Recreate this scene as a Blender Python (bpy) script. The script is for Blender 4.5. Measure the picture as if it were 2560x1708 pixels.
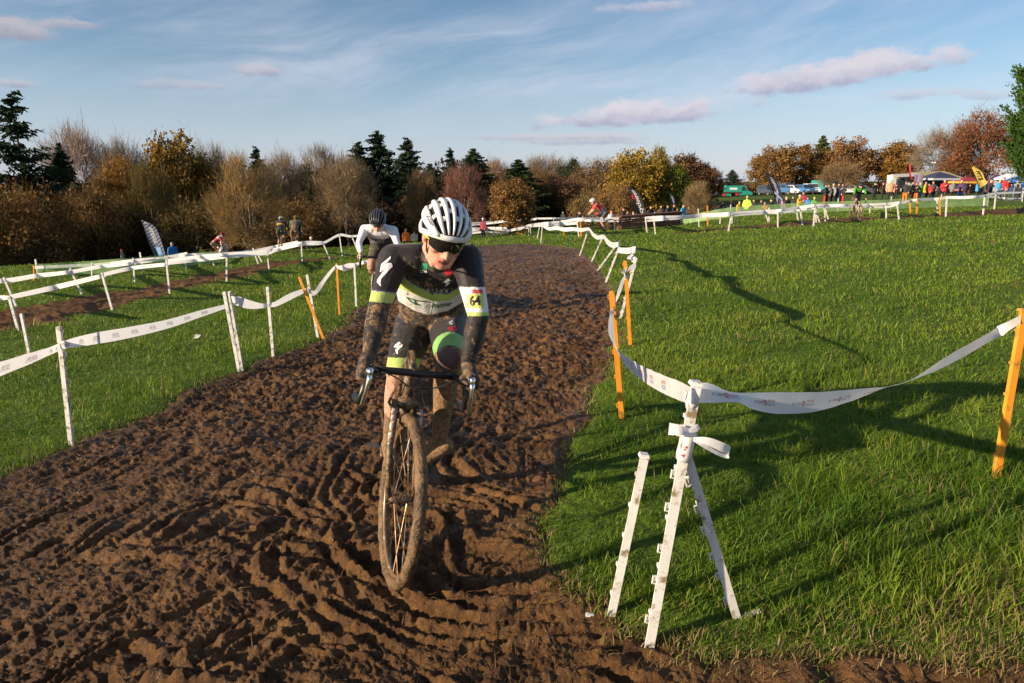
import bpy, bmesh, math, random
import numpy as np
from mathutils import Vector, Matrix
from mathutils.bvhtree import BVHTree
from mathutils.geometry import tessellate_polygon
R = math.radians
rng = np.random.default_rng(7)
random.seed(7)
SC = bpy.context.scene
COL = SC.collection
for o in list(bpy.data.objects): bpy.data.objects.remove(o)

# ------------------------------------------------------------------ camera
CAMZ, PITCH, FPX, W0, H0 = 1.58, R(13.3), 1707.0, 2560, 1708
cd = bpy.data.cameras.new('camera'); cam = bpy.data.objects.new('camera', cd); COL.objects.link(cam)
cam.location = (0, 0, CAMZ); cam.rotation_euler = (math.pi/2 - PITCH, 0, 0)
cd.sensor_width = 36; cd.lens = 36*FPX/W0; cd.clip_start = 0.05; cd.clip_end = 6000
SC.camera = cam

# ------------------------------------------------------------------ light
SUN_AZ_FROM = (-0.907, -0.42)      # horizontal direction towards the sun
SUN_EL = R(16)
sd = bpy.data.lights.new('sun', 'SUN'); sun = bpy.data.objects.new('sun', sd); COL.objects.link(sun)
sd.energy = 5.0; sd.angle = R(0.6); sd.color = (1.0, 0.80, 0.56)
_n = math.hypot(*SUN_AZ_FROM)
SUNV = Vector((SUN_AZ_FROM[0]/_n*math.cos(SUN_EL), SUN_AZ_FROM[1]/_n*math.cos(SUN_EL), math.sin(SUN_EL)))
sun.rotation_euler = SUNV.to_track_quat('Z', 'Y').to_euler()
sun.location = SUNV*60
SC.view_settings.view_transform = 'Standard'; SC.view_settings.look = 'None'
SC.view_settings.gamma = 1.0; SC.view_settings.exposure = 0.84
SC.render.film_transparent = False
SC.cycles.use_denoising = True; SC.cycles.use_adaptive_sampling = True; SC.cycles.adaptive_threshold = .02
SC.cycles.max_bounces = 4; SC.cycles.diffuse_bounces = 1; SC.cycles.glossy_bounces = 2; SC.cycles.transmission_bounces = 2; SC.cycles.transparent_max_bounces = 8
SC.cycles.sample_clamp_indirect = 6

_F = np.array([0, math.cos(PITCH), -math.sin(PITCH)]); _U = np.array([0, math.sin(PITCH), math.cos(PITCH)])
def ray(px, py):
    return _F + np.array([1.0, 0, 0])*((px-W0/2)/FPX) + _U*((H0/2-py)/FPX)
CAM = np.array([0, 0, CAMZ])
def P(px, py, Y):
    d = ray(px, py); return Vector(CAM + d*(Y/d[1]))
def proj(V):
    V = np.asarray(V, float) - CAM
    dz = V @ _F
    return W0/2 + FPX*V[:, 0]/dz, H0/2 - FPX*(V @ _U)/dz
def pxdir(px, py):
    d = ray(px, py); d = d/np.linalg.norm(d)
    return math.atan2(d[0], d[1]), math.asin(d[2])

# ------------------------------------------------------------------ world
class NT:
    def __init__(s, tree): s.t = tree; s.n = tree.nodes; s.l = tree.links
    def new(s, t, **k):
        n = s.n.new(t)
        for a, b in k.items(): setattr(n, a, b)
        return n
    def put(s, sock, v):
        if isinstance(v, bpy.types.NodeSocket): s.l.new(v, sock)
        elif v is not None: sock.default_value = v
    def m(s, op, a, b=None, c=None, clamp=False):
        n = s.new('ShaderNodeMath', operation=op, use_clamp=clamp)
        s.put(n.inputs[0], a); s.put(n.inputs[1], b)
        if c is not None: s.put(n.inputs[2], c)
        return n.outputs[0]
    def ss(s, v, lo, hi, a=0.0, b=1.0):
        n = s.new('ShaderNodeMapRange', interpolation_type='SMOOTHSTEP')
        s.put(n.inputs[0], v); s.put(n.inputs[1], lo); s.put(n.inputs[2], hi); s.put(n.inputs[3], a); s.put(n.inputs[4], b)
        return n.outputs[0]
    def noise(s, vec, scale, detail=4, rough=.55, dist=0.0, lac=2.0):
        n = s.new('ShaderNodeTexNoise'); s.put(n.inputs['Vector'], vec)
        n.inputs['Scale'].default_value = scale; n.inputs['Detail'].default_value = detail
        n.inputs['Roughness'].default_value = rough; n.inputs['Distortion'].default_value = dist
        n.inputs['Lacunarity'].default_value = lac
        return n.outputs[0]
    def mix(s, f, a, b, mode='MIX'):
        n = s.new('ShaderNodeMix', data_type='RGBA', blend_type=mode)
        s.put(n.inputs[0], f)
        for i, v in ((6, a), (7, b)):
            if isinstance(v, tuple) and len(v) == 3: v = (*v, 1)
            s.put(n.inputs[i], v)
        return n.outputs[2]
    def vec(s, x, y, z):
        n = s.new('ShaderNodeCombineXYZ')
        for i, v in enumerate((x, y, z)): s.put(n.inputs[i], v)
        return n.outputs[0]

wd = bpy.data.worlds.new('World'); SC.world = wd; wd.use_nodes = True
wd.cycles.sampling_method = 'MANUAL'; wd.cycles.sample_map_resolution = 256
nt = NT(wd.node_tree); nt.n.clear()
wo = nt.new('ShaderNodeOutputWorld'); bg = nt.new('ShaderNodeBackground'); nt.l.new(bg.outputs[0], wo.inputs[0])
sky = nt.new('ShaderNodeTexSky', sky_type='NISHITA'); sky.sun_disc = False
sky.sun_elevation = SUN_EL; sky.sun_rotation = math.atan2(SUNV.x, SUNV.y)
sky.altitude = 50; sky.air_density = 1.0; sky.dust_density = 0.3; sky.ozone_density = 3.2
tc = nt.new('ShaderNodeTexCoord'); sp = nt.new('ShaderNodeSeparateXYZ'); nt.l.new(tc.outputs['Generated'], sp.inputs[0])
dx, dy, dz = sp.outputs
az = nt.m('ARCTAN2', dx, dy); el = nt.m('ARCSINE', dz)
# high cirrus drawn out in long rising streaks
ct, st_ = math.cos(R(13)), math.sin(R(13))
wz = nt.m('MULTIPLY', nt.m('SUBTRACT', nt.noise(nt.vec(az, nt.m('MULTIPLY', el, 2), 1.7), 3.0, 3), .5), .10)
su = nt.m('ADD', nt.m('MULTIPLY', az, ct), nt.m('MULTIPLY', el, st_))
sv = nt.m('ADD', nt.m('SUBTRACT', nt.m('MULTIPLY', el, ct), nt.m('MULTIPLY', az, st_)), wz)
n1 = nt.noise(nt.vec(nt.m('MULTIPLY', su, 2.6), nt.m('MULTIPLY', sv, 15), 3.4), 1.0, 5, .62, .3)
n2 = nt.noise(nt.vec(nt.m('MULTIPLY', su, 1.5), nt.m('MULTIPLY', sv, 5.0), 9.1), 1.0, 3, .5)
cir = nt.m('MULTIPLY', nt.ss(n1, .30, .86), nt.ss(n2, .36, .62))
cir = nt.m('MULTIPLY', cir, nt.ss(el, R(2.5), R(9), .15, .72))
col = nt.mix(nt.ss(el, 0.0, R(11), .55, 0.0), sky.outputs[0], (4.9, 5.4, 7.2))        # pale air near the horizon
col = nt.mix(cir, col, (6.4, 6.3, 7.2))
# low cumulus banks where the photograph has them
wob = nt.noise(nt.vec(nt.m('MULTIPLY', az, 16), nt.m('MULTIPLY', el, 34), 0.3), 1.0, 4, .62)
wob2 = nt.noise(nt.vec(nt.m('MULTIPLY', az, 40), nt.m('MULTIPLY', el, 70), 4.3), 1.0, 3, .6)
def puff(px, py, hw, hh, tilt, dens, bright):
    global col
    a0, e0 = pxdir(px, py)
    wa = abs(pxdir(px+hw, py)[0]-pxdir(px-hw, py)[0])/2; we = abs(pxdir(px, py+hh)[1]-pxdir(px, py-hh)[1])/2
    u = nt.m('DIVIDE', nt.m('SUBTRACT', az, a0), wa)
    v0 = nt.m('DIVIDE', nt.m('SUBTRACT', el, e0), we)
    v = nt.m('SUBTRACT', v0, nt.m('MULTIPLY', u, tilt))
    vb = nt.m('MULTIPLY', v, nt.m('ADD', 1.0, nt.m('MULTIPLY', nt.m('LESS_THAN', v, 0.0), 0.7)))
    d = nt.m('SQRT', nt.m('ADD', nt.m('MULTIPLY', u, u), nt.m('MULTIPLY', vb, vb)))
    d = nt.m('ADD', d, nt.m('MULTIPLY', nt.m('SUBTRACT', wob, .5), 2.0))
    d = nt.m('ADD', d, nt.m('MULTIPLY', nt.m('SUBTRACT', wob2, .5), 0.8))
    mask = nt.m('MULTIPLY', nt.ss(d, 1.05, .45), dens)
    lit = nt.ss(nt.m('ADD', v, nt.m('MULTIPLY', nt.m('SUBTRACT', wob2, .5), 1.2)), -.7, .6)
    c = nt.mix(lit, (3.3*bright, 3.4*bright, 4.6*bright), (6.0*bright, 5.6*bright, 6.1*bright))
    col = nt.mix(mask, col, c)
puff(2110, 188, 310, 52, 0.45, .92, 1.0)
puff(1560, 292, 270, 46, 0.40, .92, 1.0)
puff(1440, 352, 190, 24, 0.0, .60, .88)
puff(1330, 345, 260, 10, 0.0, .40, .86)
puff(40, 82, 120, 44, 0.0, .85, .74)
puff(175, 62, 110, 32, 0.1, .7, .82)
puff(20, 210, 80, 18, 0.0, .60, .82)
puff(630, 178, 90, 26, 0.0, .65, .84)
puff(470, 215, 150, 18, 0.2, .40, .84)
puff(2330, 235, 150, 28, 0.0, .50, .94)
puff(2470, 240, 120, 22, -0.2, .40, .90)
puff(1640, 18, 130, 26, 0.1, .55, 1.0)
nt.l.new(col, bg.inputs[0]); bg.inputs[1].default_value = 0.070

# ------------------------------------------------------------------ terrain
def T(x, y):
    x = np.asarray(x, float); y = np.asarray(y, float)
    s = 2.3*np.tanh(0.042*np.maximum(0, y-4)/2.3)
    c = np.where(x > 0, 1.9*np.tanh(.06*x/1.9), -4*np.tanh(-.06*x/4))
    ss_ = lambda v, a, b: (lambda t: t*t*(3-2*t))(np.clip((v-a)/(b-a), 0, 1))
    val = (.95+.65*(1-ss_(x, -12, 0)))*ss_(y, 33+10*ss_(x, 6, 16), 47+5*ss_(x, 6, 16))*(1-ss_(x, 18, 27))*(1-.8*ss_(y, 58, 75)*ss_(x, -8, 5))
    return c - s - val - .035*np.clip(y-105, 0, 70)
def Tz(x, y): return float(T(x, y))
def gp(px, py, dz=0.0):
    d = ray(px, py); t0, t1 = 0.3, 0.3
    f = lambda t: CAMZ + d[2]*t - (Tz(d[0]*t, d[1]*t) + dz)
    while f(t1) > 0 and t1 < 900: t0 = t1; t1 *= 1.06
    for _ in range(40):
        tm = (t0+t1)/2
        if f(tm) > 0: t0 = tm
        else: t1 = tm
    return Vector((d[0]*t1, d[1]*t1, CAMZ + d[2]*t1))
def at(px, Y, py=480):
    p = P(px, py, Y); return Vector((p.x, Y, Tz(p.x, Y)))

# ------------------------------------------------------------------ numpy noise
_perm = np.random.default_rng(3).permutation(512).astype(np.int64)
_gang = np.random.default_rng(4).uniform(0, 2*np.pi, 512)
_gx, _gy = np.cos(_gang), np.sin(_gang)
def pn(x, y, seed=0):
    xi = np.floor(x).astype(np.int64); yi = np.floor(y).astype(np.int64)
    xf = x-xi; yf = y-yi
    u = xf*xf*xf*(xf*(xf*6-15)+10); v = yf*yf*yf*(yf*(yf*6-15)+10)
    def g(ix, iy, fx, fy):
        h = _perm[(_perm[(ix+seed*17) & 511] + iy) & 511]
        return _gx[h]*fx + _gy[h]*fy
    a = g(xi, yi, xf, yf); b = g(xi+1, yi, xf-1, yf); c = g(xi, yi+1, xf, yf-1); d = g(xi+1, yi+1, xf-1, yf-1)
    return (a+(b-a)*u) + ((c+(d-c)*u)-(a+(b-a)*u))*v
def fbm(x, y, oc=4, seed=0, gain=.5):
    r = 0; a = 1.0; f = 1.0
    for i in range(oc):
        r = r + a*pn(x*f, y*f, seed+i); a *= gain; f *= 2.03
    return r
def sstep(v, a, b):
    t = np.clip((v-a)/(b-a), 0, 1); return t*t*(3-2*t)

# ------------------------------------------------------------------ mesh helpers
def tag(o, label=None, cat=None, group=None, kind=None):
    if label: o['label'] = label
    if cat: o['category'] = cat
    if group: o['group'] = group
    if kind: o['kind'] = kind
    return o
def empty(name, loc, label=None, cat=None, group=None):
    o = bpy.data.objects.new(name, None); COL.objects.link(o); o.location = loc
    o.empty_display_size = .1
    return tag(o, label, cat, group)
def link(name, me, parent=None):
    o = bpy.data.objects.new(name, me); COL.objects.link(o)
    if parent is not None: o.parent = parent
    return o
def npmesh(name, V, F, mats=(), smooth=False, attrs=None):
    """V (n,3); F: int array (m,k) or list of such arrays"""
    me = bpy.data.meshes.new(name)
    Fs = F if isinstance(F, list) else [F]
    V = np.ascontiguousarray(V, dtype=np.float32)
    me.vertices.add(len(V)); me.vertices.foreach_set('co', V.ravel())
    loops = np.concatenate([f.ravel() for f in Fs]).astype(np.int32)
    tot = np.concatenate([np.full(len(f), f.shape[1]) for f in Fs]).astype(np.int32)
    st = np.concatenate([[0], np.cumsum(tot)[:-1]]).astype(np.int32)
    me.loops.add(len(loops)); me.loops.foreach_set('vertex_index', loops)
    me.polygons.add(len(tot)); me.polygons.foreach_set('loop_start', st)
    try: me.polygons.foreach_set('loop_total', tot)
    except Exception: pass
    if smooth: me.polygons.foreach_set('use_smooth', np.ones(len(tot), bool))
    for k, a in (attrs or {}).items():
        a = np.asarray(a, np.float32)
        if a.ndim == 1:
            at_ = me.attributes.new(k, 'FLOAT', 'POINT'); at_.data.foreach_set('value', a)
        else:
            if a.shape[1] == 3: a = np.hstack([a, np.ones((len(a), 1), np.float32)])
            at_ = me.attributes.new(k, 'FLOAT_COLOR', 'POINT'); at_.data.foreach_set('color', np.ascontiguousarray(a).ravel())
    for m in (mats if isinstance(mats, (list, tuple)) else [mats]): me.materials.append(m)
    me.update(calc_edges=True); me.validate()
    return me
class MB:
    def __init__(s): s.v = []; s.f = []; s.m = []
    def add(s, V, F, mi=0):
        b = len(s.v); s.v += [tuple(v) for v in V]
        s.f += [tuple(b+i for i in f) for f in F]; s.m += [mi]*len(F); return s
    def box(s, c, size, mi=0, M=None):
        hx, hy, hz = [a/2 for a in size]
        V = [Vector((x*hx, y*hy, z*hz)) for x in (-1, 1) for y in (-1, 1) for z in (-1, 1)]
        if M is not None: V = [M @ v for v in V]
        V = [v+Vector(c) for v in V]
        return s.add(V, [(0, 1, 3, 2), (4, 6, 7, 5), (0, 4, 5, 1), (2, 3, 7, 6), (0, 2, 6, 4), (1, 5, 7, 3)], mi)
    def beam(s, a, b, w, h, mi=0, up=Vector((0, 0, 1)), taper=1.0):
        a, b = Vector(a), Vector(b); d = (b-a).normalized()
        x = d.cross(up)
        if x.length < 1e-4: x = d.cross(Vector((0, 1, 0)))
        x.normalize(); y = x.cross(d).normalized()
        V = []
        for p, k in ((a, 1.0), (b, taper)):
            V += [p+x*sx*w*.5*k+y*sy*h*.5*k for sx, sy in ((-1, -1), (1, -1), (1, 1), (-1, 1))]
        return s.add(V, [(0, 3, 2, 1), (4, 5, 6, 7), (0, 1, 5, 4), (1, 2, 6, 5), (2, 3, 7, 6), (3, 0, 4, 7)], mi)
    def tube(s, pts, rad, n=8, mi=0, cap=True, flat=None):
        pts = [Vector(p) for p in pts]
        if not hasattr(rad, '__len__'): rad = [rad]*len(pts)
        V = []; F = []; ref = None
        for i, p in enumerate(pts):
            d = (pts[min(i+1, len(pts)-1)]-pts[max(i-1, 0)])
            if d.length < 1e-9: d = Vector((0, 0, 1))
            d.normalize()
            if ref is None: ref = Vector((0, 0, 1)) if abs(d.z) < .9 else Vector((1, 0, 0))
            x = d.cross(ref)
            if x.length < 1e-5: x = d.orthogonal()
            x.normalize(); y = x.cross(d).normalized(); ref = -x.cross(d) if False else ref
            r = rad[i]
            for k in range(n):
                a = 2*math.pi*k/n
                V.append(p + x*math.cos(a)*r + y*math.sin(a)*r*(flat or 1))
        for i in range(len(pts)-1):
            for k in range(n):
                F.append((i*n+k, i*n+(k+1) % n, (i+1)*n+(k+1) % n, (i+1)*n+k))
        if cap: F.append(tuple(range(n))[::-1]); F.append(tuple((len(pts)-1)*n+k for k in range(n)))
        return s.add(V, F, mi)
    def ball(s, c, r, n=14, m=10, mi=0, M=None):
        if not hasattr(r, '__len__'): r = (r, r, r)
        V = []; F = []; c = Vector(c)
        for j in range(1, m):
            t = math.pi*j/m
            for k in range(n):
                a = 2*math.pi*k/n
                v = Vector((r[0]*math.sin(t)*math.cos(a), r[1]*math.sin(t)*math.sin(a), r[2]*math.cos(t)))
                V.append(c + (M @ v if M is not None else v))
        top = len(V); v = Vector((0, 0, r[2])); V.append(c + (M @ v if M is not None else v)); V.append(c - (M @ v if M is not None else v))
        for j in range(m-2):
            for k in range(n):
                F.append((j*n+k, (j+1)*n+k, (j+1)*n+(k+1) % n, j*n+(k+1) % n))
        for k in range(n):
            F.append((top, k, (k+1) % n)); F.append((top+1, (m-2)*n+(k+1) % n, (m-2)*n+k))
        return s.add(V, F, mi)
    def limb(s, pts, rad, n=14, mi=0):
        """overlapping balls and cones, for later fusing"""
        for p, r in zip(pts, rad): s.ball(p, r, n, 8, mi)
        for i in range(len(pts)-1): s.tube(pts[i:i+2], rad[i:i+2], n, mi)
        return s
    def prism(s, poly, h0, h1, fn, mi=0):
        """poly in 2-D; fn(u, v, w) -> point"""
        n = len(poly); V = [fn(u, v, h0) for u, v in poly] + [fn(u, v, h1) for u, v in poly]
        F = [tuple(range(n))[::-1], tuple(range(n, 2*n))] + [(i, (i+1) % n, n+(i+1) % n, n+i) for i in range(n)]
        return s.add(V, F, mi)
    def mesh(s, name, mats=(), smooth=False, org=None):
        me = bpy.data.meshes.new(name)
        V = s.v if org is None else [(v[0]-org[0], v[1]-org[1], v[2]-org[2]) for v in s.v]
        me.from_pydata(V, [], s.f)
        for m in (mats if isinstance(mats, (list, tuple)) else [mats]): me.materials.append(m)
        if len(me.materials) > 1: me.polygons.foreach_set('material_index', s.m)
        if smooth: me.polygons.foreach_set('use_smooth', np.ones(len(me.polygons), bool))
        me.update(); return me
    def build(s, name, mats, parent=None, smooth=False, org=None):
        return link(name, s.mesh(name, mats, smooth, org), parent)
def fix_normals(me):
    bm = bmesh.new(); bm.from_mesh(me); bmesh.ops.recalc_face_normals(bm, faces=bm.faces); bm.to_mesh(me); bm.free()
def catmull(pts, n=8):
    pts = [np.asarray(p, float) for p in pts]; out = []
    Q = [2*pts[0]-pts[1]] + pts + [2*pts[-1]-pts[-2]]
    for i in range(1, len(Q)-2):
        for k in range(n):
            t = k/n; a, b, c, d = Q[i-1:i+3]
            out.append(.5*((2*b)+(-a+c)*t+(2*a-5*b+4*c-d)*t*t+(-a+3*b-3*c+d)*t**3))
    out.append(pts[-1]); return out

# ------------------------------------------------------------------ materials
def newmat(name):
    m = bpy.data.materials.new(name); m.use_nodes = True
    n = NT(m.node_tree); b = m.node_tree.nodes['Principled BSDF']
    return m, n, b
def mat(name, c, rough=.6, metal=0.0, var=.12, vscale=9.0, bump=0.0, bscale=60.0, spec=.5, dirt=None, dirt_amt=.3, coat=0.0):
    m, n, b = newmat(name)
    tcn = n.new('ShaderNodeTexCoord').outputs['Object']
    col = (*c, 1)
    if var:
        nv = n.noise(tcn, vscale, 4)
        col = n.mix(n.ss(nv, .25, .75), tuple(min(1, x*(1-var)) for x in c), tuple(min(1, x*(1+var)) for x in c))
    if dirt is not None:
        nd = n.noise(tcn, vscale*1.7, 6, .65)
        col = n.mix(n.ss(nd, .62-dirt_amt*.4, .80-dirt_amt*.4), col, dirt)
    n.put(b.inputs['Base Color'], col); b.inputs['Roughness'].default_value = rough; b.inputs['Metallic'].default_value = metal
    b.inputs['Specular IOR Level'].default_value = spec
    if coat: b.inputs['Coat Weight'].default_value = coat; b.inputs['Coat Roughness'].default_value = .08
    if bump:
        bn = n.new('ShaderNodeBump'); bn.inputs['Strength'].default_value = bump; bn.inputs['Distance'].default_value = .01
        n.put(bn.inputs['Height'], n.noise(tcn, bscale, 5)); n.l.new(bn.outputs[0], b.inputs['Normal'])
    return m
MUDC = (.17, .105, .055)
M_white = mat('white_plastic', (.74, .73, .70), .42, var=.08, dirt=(.26, .19, .11), dirt_amt=.32, vscale=13)
M_orange = mat('orange_plastic', (.80, .30, .03), .4, var=.1, dirt=(.30, .15, .05), dirt_amt=.25)
M_green = mat('dark_green_plastic', (.03, .16, .12), .4)
M_black = mat('black_plastic', (.015, .015, .017), .4)
M_rubber = mat('rubber', (.02, .02, .02), .8)
M_chrome = mat('polished_metal', (.75, .75, .76), .18, 1.0, var=.05)
M_grey = mat('grey_metal', (.35, .36, .37), .4, .8)
M_mudcoat = mat('caked_mud', (.15, .088, .040), .6, var=.45, vscale=16, bump=1.0, bscale=80, dirt=(.045, .028, .014), dirt_amt=.35)
M_glass = mat('dark_glass', (.02, .025, .03), .08, var=0)
M_red = mat('red_paint', (.55, .03, .03), .4)
M_skin = mat('skin', (.58, .31, .22), .55, var=.08)

# ------------------------------------------------------------------ ground outlines (pixel outline dropped onto the terrain)
def outline(pts): return [gp(*p) for p in pts]
main_l = [(0, 1190), (60, 1165), (180, 1110), (260, 1075), (400, 1020), (520, 965), (600, 930), (700, 890), (800, 852), (860, 815), (905, 770), (950, 726), (1010, 684), (1080, 648), (1150, 625)]
main_r = [(1210, 614), (1290, 609), (1380, 613), (1440, 622), (1482, 650), (1510, 690), (1532, 724), (1542, 770), (1536, 850), (1512, 930), (1472, 1000), (1432, 1070), (1402, 1150), (1366, 1230), (1348, 1300), (1352, 1390), (1396, 1455), (1478, 1520), (1560, 1590), (1650, 1622), (1800, 1640), (2000, 1646), (2300, 1652), (2560, 1664)]
ml = [(p.x, p.y) for p in outline(main_l)]; mr = [(p.x, p.y) for p in outline(main_r)]
MAIN = [(-5.5, -3.0), (-5.6, 1.2), (-4.2, 2.2)] + ml + mr + [(3.4, 1.75), (6.0, 1.6), (6.0, -3.0)]
def inside_dist(px, py, poly):
    """signed distance, positive inside"""
    px = np.asarray(px, float); py = np.asarray(py, float)
    d = np.full(px.shape, 1e9); ins = np.zeros(px.shape, bool); n = len(poly)
    for i in range(n):
        ax, ay = poly[i]; bx, by = poly[(i+1) % n]
        ex, ey = bx-ax, by-ay
        t = np.clip(((px-ax)*ex+(py-ay)*ey)/(ex*ex+ey*ey+1e-12), 0, 1)
        d = np.minimum(d, (px-ax-t*ex)**2+(py-ay-t*ey)**2)
        if ay != by:
            c = ((ay > py) != (by > py)) & (px < (bx-ax)*(py-ay)/(by-ay)+ax); ins ^= c
    d = np.sqrt(d); return np.where(ins, d, -d)
l2u = [(-60, 790), (0, 779), (115, 756), (268, 733), (421, 706), (567, 675), (670, 656), (760, 647), (840, 640)]
l2l = [(840, 647), (760, 657), (670, 675), (567, 702), (425, 733), (283, 769), (142, 805), (0, 827), (-60, 845)]
LEFT = [(p.x, p.y) for p in outline(l2u+l2l)]
LEFT = [(LEFT[0][0]-8, LEFT[0][1]-6)] + LEFT + [(LEFT[-1][0]-8, LEFT[-1][1]-5)]
r2u = [(1690, 581), (1860, 566), (1985, 557), (2075, 545), (2229, 543), (2366, 535), (2450, 526), (2560, 521)]
r2l = [(2560, 537), (2450, 540), (2366, 543), (2229, 549), (2075, 556), (1985, 566), (1860, 571), (1690, 585)]
RIGHT = [(p.x, p.y) for p in outline(r2u)] + [(26, 33)] + [(p.x, p.y) for p in outline(r2l)]
# ------------------------------------------------------------------ ground sheet
def mud_amount(x, y):
    """how deep inside any track (m), negative on grass"""
    e = fbm(x*2.2, y*2.2, 4, 21)*.16 + fbm(x*9, y*9, 2, 31)*.05
    a = inside_dist(x, y, MAIN) + e*np.clip(np.hypot(x, y)/6, .5, 1.4)
    b = inside_dist(x, y, LEFT) + fbm(x*1.2, y*1.2, 3, 25)*.5
    c = inside_dist(x, y, RIGHT) + fbm(x*.6, y*.6, 3, 26)*.6
    return a, b, c
def swell(x, y):
    return fbm(x*.35, y*.35, 3, 51)*.035 + fbm(x*1.6, y*1.6, 3, 52)*.018
m_ground, n, b = newmat('meadow_ground')
geo = n.new('ShaderNodeNewGeometry').outputs['Position']
na = n.noise(geo, .23, 5, .6); nb = n.noise(geo, 2.3, 5, .65); nc = n.noise(geo, 14, 5, .7)
c = n.mix(n.ss(na, .3, .7), (.055, .112, .008), (.095, .160, .012))
c = n.mix(n.ss(nb, .35, .75), c, (.115, .165, .018))
c = n.mix(n.ss(nc, .40, .70), c, (.035, .060, .008))
so = n.new('ShaderNodeAttribute', attribute_name='soil').outputs['Fac']
c = n.mix(n.ss(n.m('ADD', so, n.m('MULTIPLY', n.m('SUBTRACT', nc, .5), 1.2)), .35, .75), c, n.mix(nb, (.07, .04, .016), (.17, .105, .045)))
n.put(b.inputs['Base Color'], c); b.inputs['Roughness'].default_value = .9; b.inputs['Specular IOR Level'].default_value = .15
bp = n.new('ShaderNodeBump'); bp.inputs['Strength'].default_value = .9; bp.inputs['Distance'].default_value = .06
n.put(bp.inputs['Height'], n.m('ADD', n.m('MULTIPLY', nc, .6), nb)); n.l.new(bp.outputs[0], b.inputs['Normal'])

t = np.linspace(-1, 1, 420)
gx = np.sinh(t*7.2)*2.1; gx = gx/np.abs(gx).max()*2500 if False else np.sinh(t*7.2)*3.4
ty = np.linspace(-.35, 1, 420); gy = np.sinh(ty*7.0)*3.9 + 2.5
GX, GY = np.meshgrid(gx, gy); X = GX.ravel(); Y = GY.ravel()
a_, b_, c_ = mud_amount(X, Y)
Z = T(X, Y) + swell(X, Y) - .13*sstep(a_, -.05, .12) - .07*sstep(b_, .05, .5) - .05*sstep(c_, .1, .6)
nx = len(gx); idx = np.arange(len(X)).reshape(len(gy), nx)
F = np.stack([idx[:-1, :-1], idx[:-1, 1:], idx[1:, 1:], idx[1:, :-1]], -1).reshape(-1, 4)
ground = link('ground', npmesh('ground', np.stack([X, Y, Z], 1), F, m_ground, True, {'soil': 1-sstep(-a_, -.05, .13)}))
tag(ground, 'green mown meadow sloping down to the left', 'ground', kind='structure')

# ------------------------------------------------------------------ mud
m_mud, n, b = newmat('wet_mud')
geo = n.new('ShaderNodeNewGeometry').outputs['Position']
na = n.noise(geo, 1.1, 5, .6); nb = n.noise(geo, 11, 6, .65); nc = n.noise(geo, 75, 6, .7)
c = n.mix(n.ss(na, .3, .72), (.098, .048, .017), (.205, .108, .041))
c = n.mix(n.ss(nb, .38, .66), c, (.058, .026, .010))
c = n.mix(n.ss(nc, .55, .72), c, (.27, .15, .065))
n.put(b.inputs['Base Color'], c)
n.put(b.inputs['Roughness'], n.ss(nb, .38, .60, .17, .60)); b.inputs['Specular IOR Level'].default_value = .20
bp = n.new('ShaderNodeBump'); bp.inputs['Strength'].default_value = 1.0; bp.inputs['Distance'].default_value = .016
n.put(bp.inputs['Height'], n.m('ADD', nc, n.m('MULTIPLY', nb, 1.4))); n.l.new(bp.outputs[0], b.inputs['Normal'])

m_mud2 = mat('trodden_mud', (.105, .055, .024), .85, var=.45, vscale=1.6, bump=1.0, bscale=9, spec=.08)
def groove_profile(seed, n=1400, step=.02):
    r = np.random.default_rng(seed); z = np.zeros(n); k = 3; i = np.arange(n)
    while k < n-8:
        w = r.uniform(.7, 1.5); d = r.uniform(.4, 1.0); u = np.abs(i-k)/w
        z += -d*np.exp(-(u/1.25)**4) + d*.6*np.exp(-(u-2.3)**2*1.1)
        k += int(r.integers(3, 8))
    return z, step
def sample_profile(pr, v):
    z, st = pr; u = v/st; i = np.floor(u).astype(int); f = u-i; n = len(z)
    a = z[i % n]; c = z[(i+1) % n]; f = f*f*(3-2*f)
    return a+(c-a)*f
PR = [groove_profile(s) for s in (1, 2, 3, 4)]
def brk(u, v, sd):
    """tracks that come and go along their length"""
    return sstep(pn(u*6.5, v*1.25, sd)+.35*pn(u*15, v*3.5, sd+1), -.16, .16)*1.15
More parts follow.
